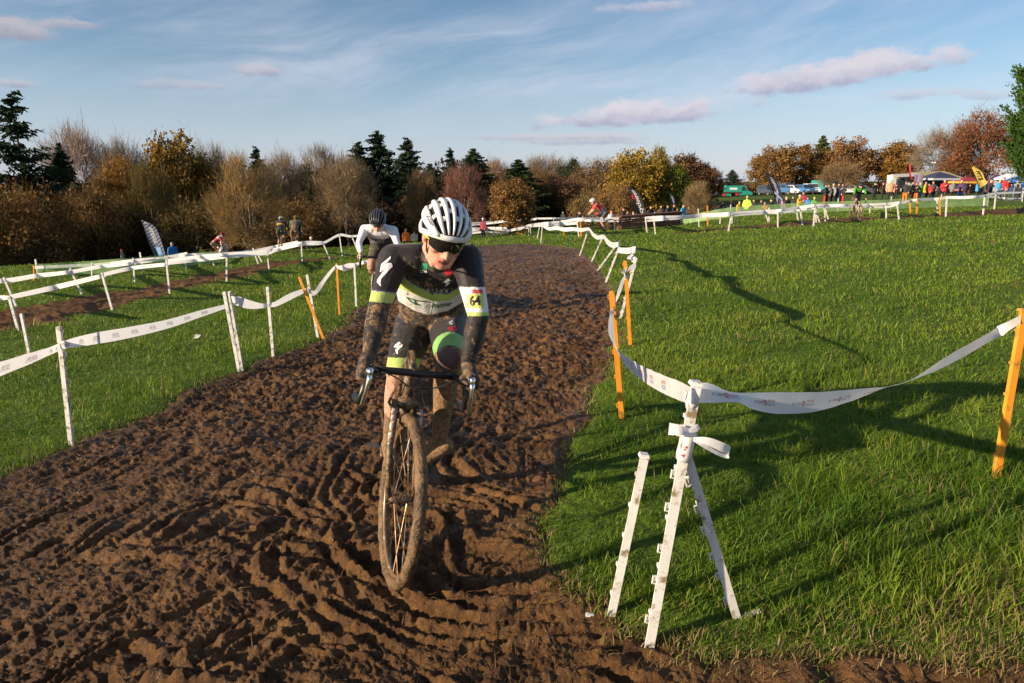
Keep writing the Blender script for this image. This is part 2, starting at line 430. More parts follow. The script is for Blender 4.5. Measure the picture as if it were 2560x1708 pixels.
def mud_height(x, y):
    r = np.hypot(x, y); near = np.clip(1.2-r/18, .5, 1)
    wx = fbm(x*1.1, y*1.1, 2, 71)*.20+fbm(x*6, y*6, 2, 73)*.012; wy = fbm(x*1.1+9, y*1.1, 2, 72)*.20+fbm(x*6+3, y*6, 2, 74)*.012
    X, Y = x+wx, y+wy
    # lines running down the course and away to the bottom left
    c1 = np.interp(Y, [-2, 1, 2, 3, 4.5, 7, 12, 20, 30], [-3.0, -2.1, -1.7, -1.25, -.8, -.55, .2, 1.6, 2.6])
    g1 = sample_profile(PR[0], X-c1+40)*brk(X-c1, Y, 101)
    # lines bending round the corner post to the right
    cx, cy = 1.35, 3.9
    ph = np.hypot(X-cx, (Y-cy)*1.1) + .22*fbm(X*.9, Y*.9, 2, 109) + 0.10*np.arctan2(Y-cy, X-cx)
    g2 = sample_profile(PR[1], ph+20)*brk(ph, np.arctan2(Y-cy, X-cx)*2.2, 103)
    # lines crossing from the left
    g3 = sample_profile(PR[2], Y + .55*X - .10*X*X*np.sign(X) + 30)*brk(Y+.55*X, X, 105)
    g4 = sample_profile(PR[3], X*.90 - Y*.43 + 50)*brk(X*.9-Y*.43, Y, 107)
    g5 = sample_profile(PR[2], X*.42 + Y*.91 + .18*np.sin(X*1.3) + 70)*brk(X*.4+Y*.9, X-Y, 111)
    s1 = fbm(x*.55, y*.55, 3, 81); s2 = fbm(x*.6+5, y*.6, 3, 82); s3 = fbm(x*.7, y*.7+7, 3, 83)
    lo = 1-sstep(y, 3.0, 5.0)
    w2 = sstep(s2, -.35, .05)*lo*sstep(x, -1.9, -.5); w1 = sstep(s1, -.3, .12)*(1-.65*w2); w3 = sstep(s3, .02, .3)*lo*.9
    w4 = sstep(-s1, -.05, .25)*lo*.8*(1-.5*w2)
    rut = (g1*w1*(.45+.55*lo)+g2*w2*1.15+g3*w3+g4*w4+g5*sstep(s2, .0, .3)*lo*.75)*.040
    rut *= .55+.45*sstep(fbm(x*3.1, y*3.1, 2, 84), -.3, .2)
    clod = fbm(x*9, y*9, 3, 91, .6); rid = np.abs(fbm(x*15, y*15, 2, 92)); fine = np.abs(fbm(x*34, y*34, 2, 95))
    far = sstep(y, 3.2, 6.5)
    h = fbm(x*1.3, y*1.3, 3, 61)*.045 + rut*near*(1-.45*far)
    h += clod*(.015+.026*far) - rid*(.020+.036*far) - fine*(.018+.018*far) - np.abs(fbm(x*75, y*75, 2, 97))*.009
    return h
def polar_patch(r0, r1, nr, a0, a1, na):
    r = np.exp(np.linspace(math.log(r0), math.log(r1), nr)); a = np.linspace(R(a0), R(a1), na)
    A, Rr = np.meshgrid(a, r); return (np.sin(A)*Rr).ravel(), (np.cos(A)*Rr).ravel(), nr, na
def mud_sheet(name, X, Y, nr, na, d, hfun, edge, label, lift=0.0, mt=None):
    h = hfun(X, Y)
    k = sstep(d, -.02, edge)
    Z = T(X, Y) + swell(X, Y) + lift + h*(.35+.65*k) - .045*(1-sstep(d, -.12, .03)) - .018*k
    idx = np.arange(len(X)).reshape(nr, na)
    F = np.stack([idx[:-1, :-1], idx[1:, :-1], idx[1:, 1:], idx[:-1, 1:]], -1).reshape(-1, 4)
    keep = (d[F] > -.14).any(1); F = F[keep]
    u, inv_ = np.unique(F.ravel(), return_inverse=True)
    me = npmesh(name, np.stack([X, Y, Z], 1)[u], inv_.reshape(-1, 4)[:, ::-1], mt or m_mud, True)
    return tag(link(name, me), label, 'track', kind='structure')
X, Y, nr, na = polar_patch(1.3, 36, 860, -47, 48, 800)
a_, b_, c_ = mud_amount(X, Y)
mud_sheet('mud_track', X, Y, nr, na, a_, mud_height, .22, 'churned brown mud course the leading rider is riding on')
hf2 = lambda x, y: fbm(x*2.2, y*2.2, 4, 61, .6)*.06 + fbm(x*9, y*9, 3, 62)*.03 + sample_profile(PR[2], (y-.62*x)*.4+60)*.02
X, Y, nr, na = polar_patch(8, 46, 170, -62, -10, 420)
a_, b_, c_ = mud_amount(X, Y)
mud_sheet('mud_track', X, Y, nr, na, b_, hf2, .3, 'brown mud strip between the two left taped fences', .01, m_mud2)
X, Y, nr, na = polar_patch(20, 60, 120, 8, 46, 320)
a_, b_, c_ = mud_amount(X, Y)
mud_sheet('mud_track', X, Y, nr, na, c_, lambda x, y: fbm(x*2, y*2, 3, 63)*.05, .3, 'thin brown mud strip below the right taped fence', .02, m_mud2)

pxs = np.linspace(1830, 2420, 60); Ys = np.linspace(104, 146, 14)
q = np.array([[*at(p_, Y_)] for Y_ in Ys for p_ in pxs]); q[:, 2] += .05
ix = np.arange(len(q)).reshape(14, 60); F = np.stack([ix[:-1, :-1], ix[:-1, 1:], ix[1:, 1:], ix[1:, :-1]], -1).reshape(-1, 4)
tag(link('car_park', npmesh('car_park', q, F, mat('pale_gravel', (.24, .215, .17), .9, var=.2, vscale=.6), True)), 'pale gravel car park behind the crowd', 'car park', kind='structure')
# ------------------------------------------------------------------ grass blades
m_grass, n, b = newmat('grass_blade')
at1 = n.new('ShaderNodeAttribute', attribute_name='Col').outputs['Color']
n.put(b.inputs['Base Color'], at1); b.inputs['Roughness'].default_value = .55; b.inputs['Specular IOR Level'].default_value = .3
tr = n.new('ShaderNodeBsdfTranslucent'); n.l.new(at1, tr.inputs[0])
ms = n.new('ShaderNodeMixShader'); ms.inputs[0].default_value = .35
out = [q for q in n.n if q.type == 'OUTPUT_MATERIAL'][0]
n.l.new(b.outputs[0], ms.inputs[1]); n.l.new(tr.outputs[0], ms.inputs[2]); n.l.new(ms.outputs[0], out.inputs[0])
def blades(name, x, y, z, h, w, lean, col, tipcol, label, parent=None, flat=False):
    N = len(x); a = rng.uniform(0, 2*np.pi, N); ca, sa = np.cos(a), np.sin(a)
    b2 = rng.uniform(0, 2*np.pi, N); lx, ly = np.cos(b2)*lean*h, np.sin(b2)*lean*h
    zz = np.sqrt(np.maximum(h*h-(lx*lx+ly*ly)*.8, (h*.12)**2))
    V = np.zeros((N, 5, 3))
    for k, (t_, ww) in enumerate(((0, 1), (0, 1), (.55, .8), (.55, .8))):
        sgn = -1 if k in (0, 3) else 1
        V[:, k, 0] = x+sgn*ca*w*ww*.5+lx*t_*t_*1.1; V[:, k, 1] = y+sgn*sa*w*ww*.5+ly*t_*t_*1.1; V[:, k, 2] = z+zz*t_
    V[:, 4, 0] = x+lx; V[:, 4, 1] = y+ly; V[:, 4, 2] = z+zz*.97
    base = (np.arange(N)*5)[:, None]
    Fq = base+np.array([[0, 1, 2, 3]]); Ft = base+np.array([[3, 2, 4]])
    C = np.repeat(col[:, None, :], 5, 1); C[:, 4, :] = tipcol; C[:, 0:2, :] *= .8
    me = npmesh(name, V.reshape(-1, 3), [Fq, Ft], m_grass, False, {'Col': C.reshape(-1, 3)})
    o = link(name, me, parent); tag(o, label, None if parent else 'grass', kind='stuff'); return o
def grass_colors(N, x, y):
    v = fbm(x*.5, y*.5, 3, 41)+fbm(x*3, y*3, 2, 42)*.6; m1 = sstep(v+rng.normal(0, .28, N), -.5, .6)[:, None]
    c = np.array([.070, .150, .008])*(1-m1)+np.array([.200, .272, .020])*m1
    k = rng.random(N); dry = (k < .05+.12*sstep(fbm(x*1.3, y*1.3, 3, 44), .05, .45))
    c[dry] = np.array([.26, .20, .08])*rng.uniform(.6, 1.2, (dry.sum(), 1))
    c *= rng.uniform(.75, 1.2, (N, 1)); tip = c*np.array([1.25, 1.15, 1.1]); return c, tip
NB = 470000
r = np.exp(rng.uniform(math.log(1.75), math.log(52), NB)); a = rng.uniform(R(-47), R(47), NB)
x = np.sin(a)*r; y = np.cos(a)*r
a_, b_, c_ = mud_amount(x, y)
keep = (a_ < rng.normal(.0, .05, NB)) & (b_ < .05) & (c_ < .05)
x, y, r, a_ = x[keep], y[keep], r[keep], a_[keep]; N = len(x)
z = T(x, y)+swell(x, y)-.012
tuft = 1+.75*fbm(x*1.1, y*1.1, 3, 45)+.8*fbm(x*4, y*4, 2, 46)
h = rng.gamma(6, 1/6, N)*(.042+.0009*np.minimum(r, 24))*np.clip(tuft, .5, 1.9)
long_ = sstep(x, 1.0, 2.6)*(1-sstep(y, 2.2, 4.2)); h *= 1+.75*long_
h *= np.clip(.75+sstep(-a_, 0, .35)*.4, .5, 1.05)
w = np.maximum(.0040, .00095*r)*rng.uniform(.7, 1.3, N)
c, tip = grass_colors(N, x, y)
edge_dry = (rng.random(N) < .45*(1-sstep(-a_, .0, .15))) | (rng.random(N) < .30*sstep(fbm(x*1.2, y*1.2, 3, 48), -.1, .3)*sstep(x, .7, 1.6)*(1-sstep(y, 2.0, 2.9))) | (rng.random(N) < .55*(1-sstep(y, 1.85, 2.25)))
c[edge_dry] = np.array([.30, .22, .10])*rng.uniform(.5, 1.2, (edge_dry.sum(), 1)); tip = c*1.15
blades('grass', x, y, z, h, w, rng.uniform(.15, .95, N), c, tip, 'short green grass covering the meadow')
# straw trodden into the mud
NS = 44000
r = np.exp(rng.uniform(math.log(1.7), math.log(14), NS)); a = rng.uniform(R(-46), R(40), NS); x = np.sin(a)*r; y = np.cos(a)*r
a_, b_, c_ = mud_amount(x, y)
keep = (a_ > -.06) & (rng.random(NS) < np.clip(1.05-a_*1.3, .10, 1))
x, y, r, a_ = x[keep], y[keep], r[keep], a_[keep]; N = len(x)
z = T(x, y)+swell(x, y)-.028+mud_height(x, y)*.95
c = np.array([.17, .10, .045])*rng.uniform(.5, 1.6, (N, 1)); gsel = rng.random(N) < .06; c[gsel] = np.array([.06, .11, .015])
blades('straw', x, y, z, rng.uniform(.03, .085, N), np.maximum(.003, .0016*r), rng.uniform(.9, 1.08, N), c, c*1.3, 'loose brown straw trodden into the mud')
# ------------------------------------------------------------------ lettering helper
def text2d(s, shear=0.0, bold=0.0, res=2):
    cu = bpy.data.curves.new('t', 'FONT'); cu.body = s; cu.size = 1; cu.shear = shear; cu.offset = bold; cu.resolution_u = res
    cu.align_x = 'CENTER'; cu.align_y = 'CENTER'
    o = bpy.data.objects.new('t', cu); COL.objects.link(o)
    dg = bpy.context.evaluated_depsgraph_get(); me = bpy.data.meshes.new_from_object(o.evaluated_get(dg))
    V = [(v.co.x, v.co.y) for v in me.vertices]; Fc = [tuple(p.vertices) for p in me.polygons]
    bpy.data.objects.remove(o); bpy.data.meshes.remove(me); bpy.data.curves.remove(cu)
    return V, Fc
# ------------------------------------------------------------------ barrier tape
m_tape, n, b = newmat('white_barrier_tape')
tcn = n.new('ShaderNodeTexCoord').outputs['Object']
c = n.mix(n.ss(n.noise(tcn, 6, 5), .55, .8), (.80, .80, .82), (.55, .47, .40))
n.put(b.inputs['Base Color'], c); b.inputs['Roughness'].default_value = .32
bp = n.new('ShaderNodeBump'); bp.inputs['Strength'].default_value = .35; bp.inputs['Distance'].default_value = .01
n.put(bp.inputs['Height'], n.noise(tcn, 22, 4)); n.l.new(bp.outputs[0], b.inputs['Normal'])
tr = n.new('ShaderNodeBsdfTranslucent'); tr.inputs[0].default_value = (.8, .82, .88, 1)
ms = n.new('ShaderNodeMixShader'); ms.inputs[0].default_value = .35
out = [q for q in n.n if q.type == 'OUTPUT_MATERIAL'][0]
n.l.new(b.outputs[0], ms.inputs[1]); n.l.new(tr.outputs[0], ms.inputs[2]); n.l.new(ms.outputs[0], out.inputs[0])
M_ink_r = mat('red_ink', (.55, .07, .07), .4, var=.2); M_ink_b = mat('blue_ink', (.08, .17, .50), .4, var=.2); M_ink_k = mat('dark_ink', (.06, .06, .08), .4)
class Ribbon:
    def __init__(s, pts, n=10):
        """pts: (x,y,z,width,twist_deg)"""
        q = np.array(catmull([tuple(p) for p in pts], n)); s.C = q[:, :3]; w = q[:, 3]; tw = np.radians(q[:, 4])
        t = np.gradient(s.C, axis=0); t /= np.linalg.norm(t, axis=1)[:, None]+1e-9
        up = np.array([0, 0, 1.0]); side = np.cross(t, up); side /= np.linalg.norm(side, axis=1)[:, None]+1e-9
        up2 = np.cross(side, t)
        s.W = (up2*np.cos(tw)[:, None]+side*np.sin(tw)[:, None])*w[:, None]
        s.N = np.cross(t, s.W); s.N /= np.linalg.norm(s.N, axis=1)[:, None]+1e-9
        s.L = np.concatenate([[0], np.cumsum(np.linalg.norm(np.diff(s.C, axis=0), axis=1))])
    def at(s, l, v, off=0):
        f = lambda A: np.array([np.interp(l, s.L, A[:, k]) for k in range(3)])
        return f(s.C)+f(s.W)*v+f(s.N)*off
    def build(s, name, parent, org, mat_=None, rows=4, crinkle=.06):
        V = []; n_ = len(s.C)
        for i in range(n_):
            for j in range(rows+1):
                v = j/rows-.5
                cr = crinkle*np.linalg.norm(s.W[i])*float(pn(np.array([s.L[i]*9+j*.4]), np.array([j*.7+s.L[0]]), 5)[0])
                V.append(s.C[i]+s.W[i]*v+s.N[i]*cr-np.array(org))
        k = rows+1
        F = np.array([(i*k+j, (i+1)*k+j, (i+1)*k+j+1, i*k+j+1) for i in range(n_-1) for j in range(rows)])
        return link(name, npmesh(name, np.array(V), F, mat_ or m_tape, True), parent)
    def text(s, name, body, l, v, size, mat_, parent, org, mirror=False, side=1, bold=0.0):
        V2, F2 = text2d(body, 0, bold); sx = -1 if mirror else 1
        wl = np.linalg.norm(s.W, axis=1)
        side = 1.0 if (np.array([np.interp(l, s.L, s.N[:, k]) for k in range(3)]) @ (CAM-s.at(l, 0))) > 0 else -1.0
        V = [s.at(l+x*size*sx, v+y*size/np.interp(l+x*size*sx, s.L, wl), .004*side)-np.array(org) for x, y in V2]
        mb = MB(); mb.add(V, F2); return mb.build(name, mat_, parent)
# ------------------------------------------------------------------ fence posts
def hook_mesh(mat_, w=.017, h=.026, t=.0038):
    mb = MB(); mb.box((w/2, 0, h/2), (w, t*2, t)); mb.box((w/2, 0, -h/2), (w, t*2, t)); mb.box((w, 0, 0), (t, t*2, h+t)); mb.box((w*.55, 0, h*.15), (t*.8, t*2.4, h*.5))
    return mb.mesh('tape_hook', mat_)
HOOK = {id(m): hook_mesh(m) for m in (M_white, M_orange, M_green)}
def post(parent, org, a, b, mat_=None, w=.034, detail=2, side=1, name='fence_post', label=None, hooks=True):
    """a foot, b top (world)"""
    mat_ = mat_ or M_white; a = Vector(a); b = Vector(b); d = (b-a).normalized(); o3 = Vector(org)
    mb = MB(); up = Vector((0, 1, 0))
    a2 = a-d*.12
    mb.beam(a2, b, w*.55, w*.9, up=up)                         # spine
    x = d.cross(up).normalized(); y = x.cross(d).normalized()
    mb.beam(a2-y*w*.45, b-y*w*.45-d*.004, w, w*.22, up=up)     # front flange, a T-section
    if detail >= 2:
        L = (b-a).length
        for k in range(5): mb.beam(a+d*(L*(.12+.19*k)), a+d*(L*(.12+.19*k)+.012), w*1.02, w*.98, up=up)
        mb.beam(b, b+d*.012, w*1.15, w*1.15, up=up, taper=.85)
        mb.beam(a-d*.02+x*.0, a-d*.02-x*side*.09, .012, .014, up=up)
    o = mb.build(name, mat_, parent, org=org)
    if label: o['label'] = label
    if hooks and detail >= 1:
        L = (b-a).length; nh = 7 if detail >= 2 else 5
        Mx = Matrix((x*side, y, d)).transposed().to_4x4()
        for k in range(nh):
            h = link('tape_hook', HOOK[id(mat_)], o)
            p = a+d*(L*(.10+.86*k/(nh-1)+(.03 if k % 2 else 0)*.6))+x*side*w*.25-o3
            s_ = 1.0 if detail >= 2 else .9
            h.matrix_local = Matrix.Translation(p) @ Mx @ Matrix.Scale(s_*(1.25 if k == nh-2 else 1), 4)
    return o
def px_post(bot, top):
    a = gp(*bot); b = P(top[0], top[1], a.y); return a, b
def tape_pts(lst):
    """(px,py,Y,width,twist)"""
    out = []
    for px, py, Y, w, tw in lst: p = P(px, py, Y); out.append((p.x, p.y, p.z, w, tw))
    return out

# --- the corner fence on the right, nearest the camera
tripA, tripB = px_post((1622, 1608), (1738, 962))
fA, fB = px_post((2488, 1188), (2558, 778))
oA, oB = px_post((1553, 1043), (1528, 728)); o2A, o2B = px_post((1575, 864), (1562, 652)); wA, wB = px_post((1551, 796), (1590, 644))
org = tripA.copy(); RF = empty('taped_fence', org, 'sagging printed tape fence with propped white post at the near right corner', 'fence', 'taped course fences')
p0 = post(RF, org, tripA, tripB, w=.032, detail=2, side=1)
legA = gp(1838, 1536); legB = P(1712, 1125, tripA.y+.03)
post(RF, org, legA, legB, w=.030, detail=2, side=1, name='prop_post')
post(RF, org, fA, fB, M_orange, .032, 2, -1)
post(RF, org, oA, oB, M_orange, .034, 1, 1); post(RF, org, o2A, o2B, M_orange, .034, 1, 1); post(RF, org, wA, wB, w=.032, detail=1)
for bt, tp in (((1515, 704), (1550, 611)), ((1495, 674), (1550, 601)), ((1479, 653), (1511, 584)), ((1449, 639), (1472, 569))):
    post(RF, org, *px_post(bt, tp), detail=1)
post(RF, org, *px_post((1581, 650), (1589, 608)), M_green, .02, 0, hooks=False)
for bt, tp in (((1422, 618), (1432, 571)), ((1385, 610), (1391, 568))): post(RF, org, *px_post(bt, tp), M_green, .02, 0, hooks=False)
for bt, tp in (((1352, 609), (1356, 559)), ((1342, 600), (1350, 560))): post(RF, org, *px_post(bt, tp), detail=0)
yo, yt, yf = oA.y, tripA.y, fA.y
r1 = Ribbon(tape_pts([(1531, 772, yo-.03, .03, 0), (1528, 800, yo-.06, .06, 25), (1531, 850, yo-.25, .085, 35), (1556, 895, 3.85, .085, 20), (1600, 930, 3.3, .08, 10), (1650, 957, 2.75, .075, 0), (1700, 978, 2.35, .068, 0), (1728, 990, yt-.03, .05, 0)]))
r1.build('barrier_tape', RF, org)
r2 = Ribbon(tape_pts([(1738, 988, yt-.02, .05, 0), (1765, 982, 2.18, .068, -10), (1830, 992, 2.25, .050, -55), (1880, 1003, 2.32, .062, -30), (1960, 1008, 2.45, .084, 0), (2050, 1004, 2.58, .082, 5), (2150, 985, 2.72, .06, 25), (2225, 966, 2.85, .035, 60), (2270, 953, 2.92, .04, 50), (2350, 912, 3.08, .06, 15), (2430, 868, 3.24, .065, 10), (2500, 828, 3.38, .055, 5), (2552, 798, yf-.02, .04, 0)]))
r2.build('barrier_tape', RF, org)
def hexagon(rb, l, v, s, parent, org):
    mb = MB(); wl = np.interp(l, rb.L, np.linalg.norm(rb.W, axis=1)); sg = 1.0 if (np.array([np.interp(l, rb.L, rb.N[:, k]) for k in range(3)]) @ (CAM-rb.at(l, 0))) > 0 else -1.0; pt = lambda a, c: rb.at(l+a*s, v+c*s/wl, .0042*sg)-np.array(org)
    for poly in ([(-1, .0), (-.5, .8), (-.5, -.8)], [(1, 0), (.5, -.8), (.5, .8)], [(-.5, .8), (.5, .8), (0, 0)], [(-.5, -.8), (0, 0), (.5, -.8)]):
        mb.add([pt(*q) for q in poly], [(0, 1, 2)])
    mb.build('tape_emblem', M_ink_r, parent)
for l in (.28, .52, .78, 1.02, 1.26, 1.50):
    if l > r2.L[-1]-.1: break
    hexagon(r2, l, -.02, .0125, RF, org)
    r2.text('tape_lettering', 'HSBC UK', l-.045, -.03, .014, M_ink_k, RF, org, True, -1)
    r2.text('tape_lettering', 'BRITISH', l+.044, .08, .014, M_ink_r, RF, org, True, -1)
    r2.text('tape_lettering', 'CYCLING', l+.044, -.10, .014, M_ink_b, RF, org, True, -1)
for l in (.55, .85, 1.15, 1.45, 1.75):
    if l > r1.L[-1]-.15: break
    r1.text('tape_lettering', 'BRITISH', l, .10, .022, M_ink_r, RF, org, False, -1); r1.text('tape_lettering', 'CYCLING', l, -.16, .022, M_ink_b, RF, org, False, -1)
Ribbon(tape_pts([(1538, 765, yo-.02, .02, 0), (1548, 730, yo+.3, .035, 60), (1557, 700, o2A.y-.4, .035, 60), (1562, 684, o2A.y, .04, 0)])).build('barrier_tape', RF, org, M_orange if False else m_tape)
Ribbon(tape_pts([(1560, 690, o2A.y-.03, .09, 0), (1563, 683, o2A.y-.05, .10, 10), (1578, 668, 7.0, .08, 30), (1590, 662, wA.y-.02, .08, 0), (1586, 650, wA.y+1.2, .08, 30), (1575, 640, 9.8, .1, 60), (1589, 624, 11.2, .10, 0), (1570, 627, 11.4, .10, 0), (1546, 625, 11.6, .09, 10), (1546, 615, 12.2, .07, 0)])).build('barrier_tape', RF, org)
Ribbon(tape_pts([(1546, 611, 12.2, .08, 0), (1532, 613, 12.6, .10, 0), (1520, 606, 13.3, .09, 20), (1508, 592, 14.6, .08, 0), (1494, 594, 15.2, .09, 0), (1482, 586, 15.8, .08, 10), (1472, 573, 16.6, .07, 0), (1455, 575, 18.5, .10, 0), (1432, 573, 20, .11, 0), (1410, 574, 20.5, .12, 0), (1391, 570, 21.5, .12, 0), (1372, 572, 22, .1, 0), (1355, 563, 22.5, .1, 0)])).build('barrier_tape', RF, org)
# knot and wrapped tape on the propped post
wr = MB(); ax = (tripB-tripA).normalized()
def on_post(px, py, dy=0): return P(px, py, tripA.y+dy)
wr.tube([on_post(1706, 1150), on_post(1710, 1135), on_post(1716, 1110), on_post(1722, 1082), on_post(1724, 1072)], [.027, .031, .030, .032, .024], 10, flat=.8)
me = wr.mesh('tape_wrap', m_tape, True, org)
link('tape_wrap', me, RF)
wr = MB(); wr.tube([on_post(1726, 1022), on_post(1729, 1005), on_post(1733, 988), on_post(1735, 980)], [.019, .025, .024, .019], 9, flat=.8)
link('tape_knot', wr.mesh('tape_knot', m_tape, True, org), RF)
yk = tripA.y-.045
for pts in ([(1722, 1080, yk, .02, 0), (1700, 1076, yk-.01, .03, 20), (1672, 1072, yk, .040, 0)], [(1722, 1078, yk, .012, 0), (1738, 1072, yk, .026, 10), (1748, 1066, yk, .03, 30)],
            [(1733, 1098, yk, .012, 0), (1770, 1104, yk-.02, .03, 15), (1805, 1118, yk-.02, .032, 20), (1822, 1128, yk, .024, 10), (1818, 1141, yk+.02, .014, 0), (1795, 1134, yk+.01, .012, 0), (1760, 1115, yk, .012, 0), (1735, 1100, yk, .010, 0)]):
    Ribbon(tape_pts(pts), 6).build('tape_tail', RF, org)
wm = MB(); 
for (px, py, s_) in ((1716, 1118, 5), (1708, 1138, 7), (1712, 1124, 4)):
    wm.add([on_post(px-s_, py, -.05)-org, on_post(px+s_, py-3, -.05)-org, on_post(px+2, py+s_, -.05)-org], [(0, 1, 2)])
wm.build('tape_print', M_ink_r, RF)
# snapped post stub standing by itself
sA, sB = px_post((1527, 1533), (1609, 1142)); SO = sA.copy()
ST = empty('fence_post', SO, 'single white fence post leaning right, carrying no tape, beside the propped post', 'post')
post(ST, SO, sA, sB, w=.030, detail=2, side=-1, name='post_shaft', hooks=False)

# --- near fence on the left
def auto_fence(name, label, posts, tapes, org=None, detail=0, tw=.07, w=.034):
    """posts: (bx,by,tx,ty,mat); tapes: lists of (px,py,Y or post index,width,twist)"""
    ab = [px_post(p[:2], p[2:4]) for p in posts]
    org = org or ab[0][0].copy(); E = empty('taped_fence', org, label, 'fence', 'taped course fences')
    for (a, b), p in zip(ab, posts):
        post(E, org, a, b, p[4] if len(p) > 4 and p[4] else M_white, w, detail, -1, hooks=detail > 0)
    for tp in tapes:
        L = []
        for q in tp:
            Y = ab[q[2]][0].y-.02 if isinstance(q[2], int) and q[2] < len(ab) else q[2]
            L.append((q[0], q[1], Y, q[3] if len(q) > 3 else tw, q[4] if len(q) > 4 else 0))
        rb = Ribbon(tape_pts(L)); rb.build('barrier_tape', E, org); tp.append(rb)
    return E, org, ab
O, Wt = M_orange, None
tB = [[(-160, 968, 2.9, .07), (-40, 936, 3.3, .085, 15), (60, 902, 3.7, .085, 25), (120, 880, 3.95, .05, 10), (152, 866, 1, .05), (162, 862, 4.05, .05), (230, 848, 4.5, .078, 5), (320, 832, 5.0, .082, -8), (420, 810, 5.6, .072, -15), (500, 785, 6.1, .06, -10), (568, 765, 2, .04)],
      [(576, 748, 3, .05), (592, 752, 6.5, .09, 20), (625, 762, 6.8, .085, 10), (655, 765, 7.1, .05), (672, 763, 4, .04), (690, 760, 7.5, .06), (725, 742, 7.9, .08), (765, 725, 6, .05)],
      [(768, 722, 6, .04), (778, 732, 8.4, .06, 20), (790, 730, 8.5, .06), (815, 695, 8.8, .07), (838, 668, 7, .05), (850, 670, 9.1, .06, 20), (868, 668, 9.3, .10, 10), (888, 662, 8, .05), (905, 657, 9.8, .05), (930, 652, 10.1, .05)]]
E, org, ab = auto_fence('taped_fence', 'white and orange posts with one sagging tape left of the leading rider', [(80, 912, 54, 784), (179, 1104, 148, 816), (599, 929, 561, 729), (606, 926, 574, 728), (684, 892, 669, 717), (809, 846, 748, 692, O), (795, 843, 768, 686), (849, 788, 842, 659, O), (891, 766, 886, 659)], tB, detail=1, w=.030)
rb = tB[0][-1]
l = .35
while l < rb.L[-1]-.25:
    rb.text('tape_lettering', 'BRITISH', l, .08, .024, M_ink_r, E, org, False, -1); rb.text('tape_lettering', 'CYCLING', l, -.12, .024, M_ink_b, E, org, False, -1); l += .27
# --- middle fence on the left, near side of the second strip
tC = [[(-90, 752, 11.5, .1), (0, 745, 12.3, .09), (24, 744, 0, .06), (40, 740, 12.8, .09), (140, 718, 14.5, .11), (255, 690, 1, .08), (262, 686, 16.0, .09), (333, 670, 17.5, .10), (416, 661, 2, .08), (424, 658, 19.2, .09), (500, 650, 20.5, .1), (567, 642, 3, .08), (668, 634, 4, .08), (690, 626, 24, .1), (753, 612, 5, .09), (806, 608, 6, .09), (848, 588, 7, .10), (879, 591, 8, .09), (930, 586, 31.0, .1)],
      [(416, 652, 2, .07), (500, 642, 20.5, .1), (567, 636, 3, .08), (668, 627, 25., .09), (753, 607, 5, .08), (806, 606, 6, .08)]]
auto_fence('taped_fence', 'tape fence between the left brown mud strip and the nearer grass bank', [(48, 829, 24, 742), (281, 773, 255, 682), (425, 735, 416, 648), (567, 703, 567, 633), (673, 676, 668, 629), (756, 658, 753, 604), (825, 648, 806, 604), (856, 641, 848, 585), (896, 633, 879, 589)], tC, detail=1, w=.040)
tD = [[(-80, 700, 17, .1), (10, 702, 0, .1), (90, 690, 18.5, .12), (176, 680, 1, .09), (250, 667, 22, .12), (333, 658, 2, .09), (420, 645, 27, .12), (468, 638, 3, .1), (567, 634, 30, .1), (640, 626, 31, .12), (700, 614, 32, .12), (745, 605, 5, .1)],
      [(85, 669, 6, .1), (180, 665, 26, .12), (250, 661, 27, .1), (333, 652, 2, .09), (400, 646, 27, .12), (468, 634, 3, .1)]]
auto_fence('taped_fence', 'tape fence on the far side of the left brown mud strip', [(42, 767, 10, 693), (206, 738, 176, 671), (337, 706, 333, 645), (466, 670, 458, 632), (535, 664, 528, 636), (646, 660, 632, 620), (85, 702, 85, 664, O), (230, 690, 230, 656), (655, 655, 640, 628)], tD, detail=0, w=.042)
# --- line of posts across the centre behind the riders
ce = [(1207, 594, 1208, 570), (1217, 595, 1218, 566), (1238, 592, 1245, 578), (1229, 592, 1240, 579), (1252, 592, 1252, 575), (1276, 588, 1274, 572), (1296, 586, 1299, 566, O), (1306, 587, 1303, 562, O), (1311, 587, 1309, 563), (1321, 588, 1322, 561), (1327, 587, 1325, 565), (1410, 588, 1405, 560, O), (1447, 594, 1442, 551), (1453, 594, 1450, 548, O)]
tE = [[(1120, 588, 38, .12), (1180, 576, 36., .14), (1217, 570, 1, .13), (1255, 571, 36, .13), (1276, 570, 5, .12), (1322, 563, 9, .13), (1352, 560, 33., .13), (1405, 555, 11, .13), (1442, 549, 12, .13), (1500, 548, 30, .14)],
      [(1120, 592, 38, .10), (1180, 583, 36., .12), (1217, 580, 1, .12), (1252, 582, 4, .13), (1290, 573, 34, .12), (1322, 567, 9, .12), (1352, 564, 33., .12), (1405, 561, 11, .12), (1442, 558, 12, .12)],
      [(1180, 571, 36., .08), (1217, 572, 1, .08), (1270, 576, 36, .08), (1322, 570, 9, .1)]]
auto_fence('taped_fence', 'crowded white and orange taped posts across the centre behind the leading helmet', ce, tE, w=.055)
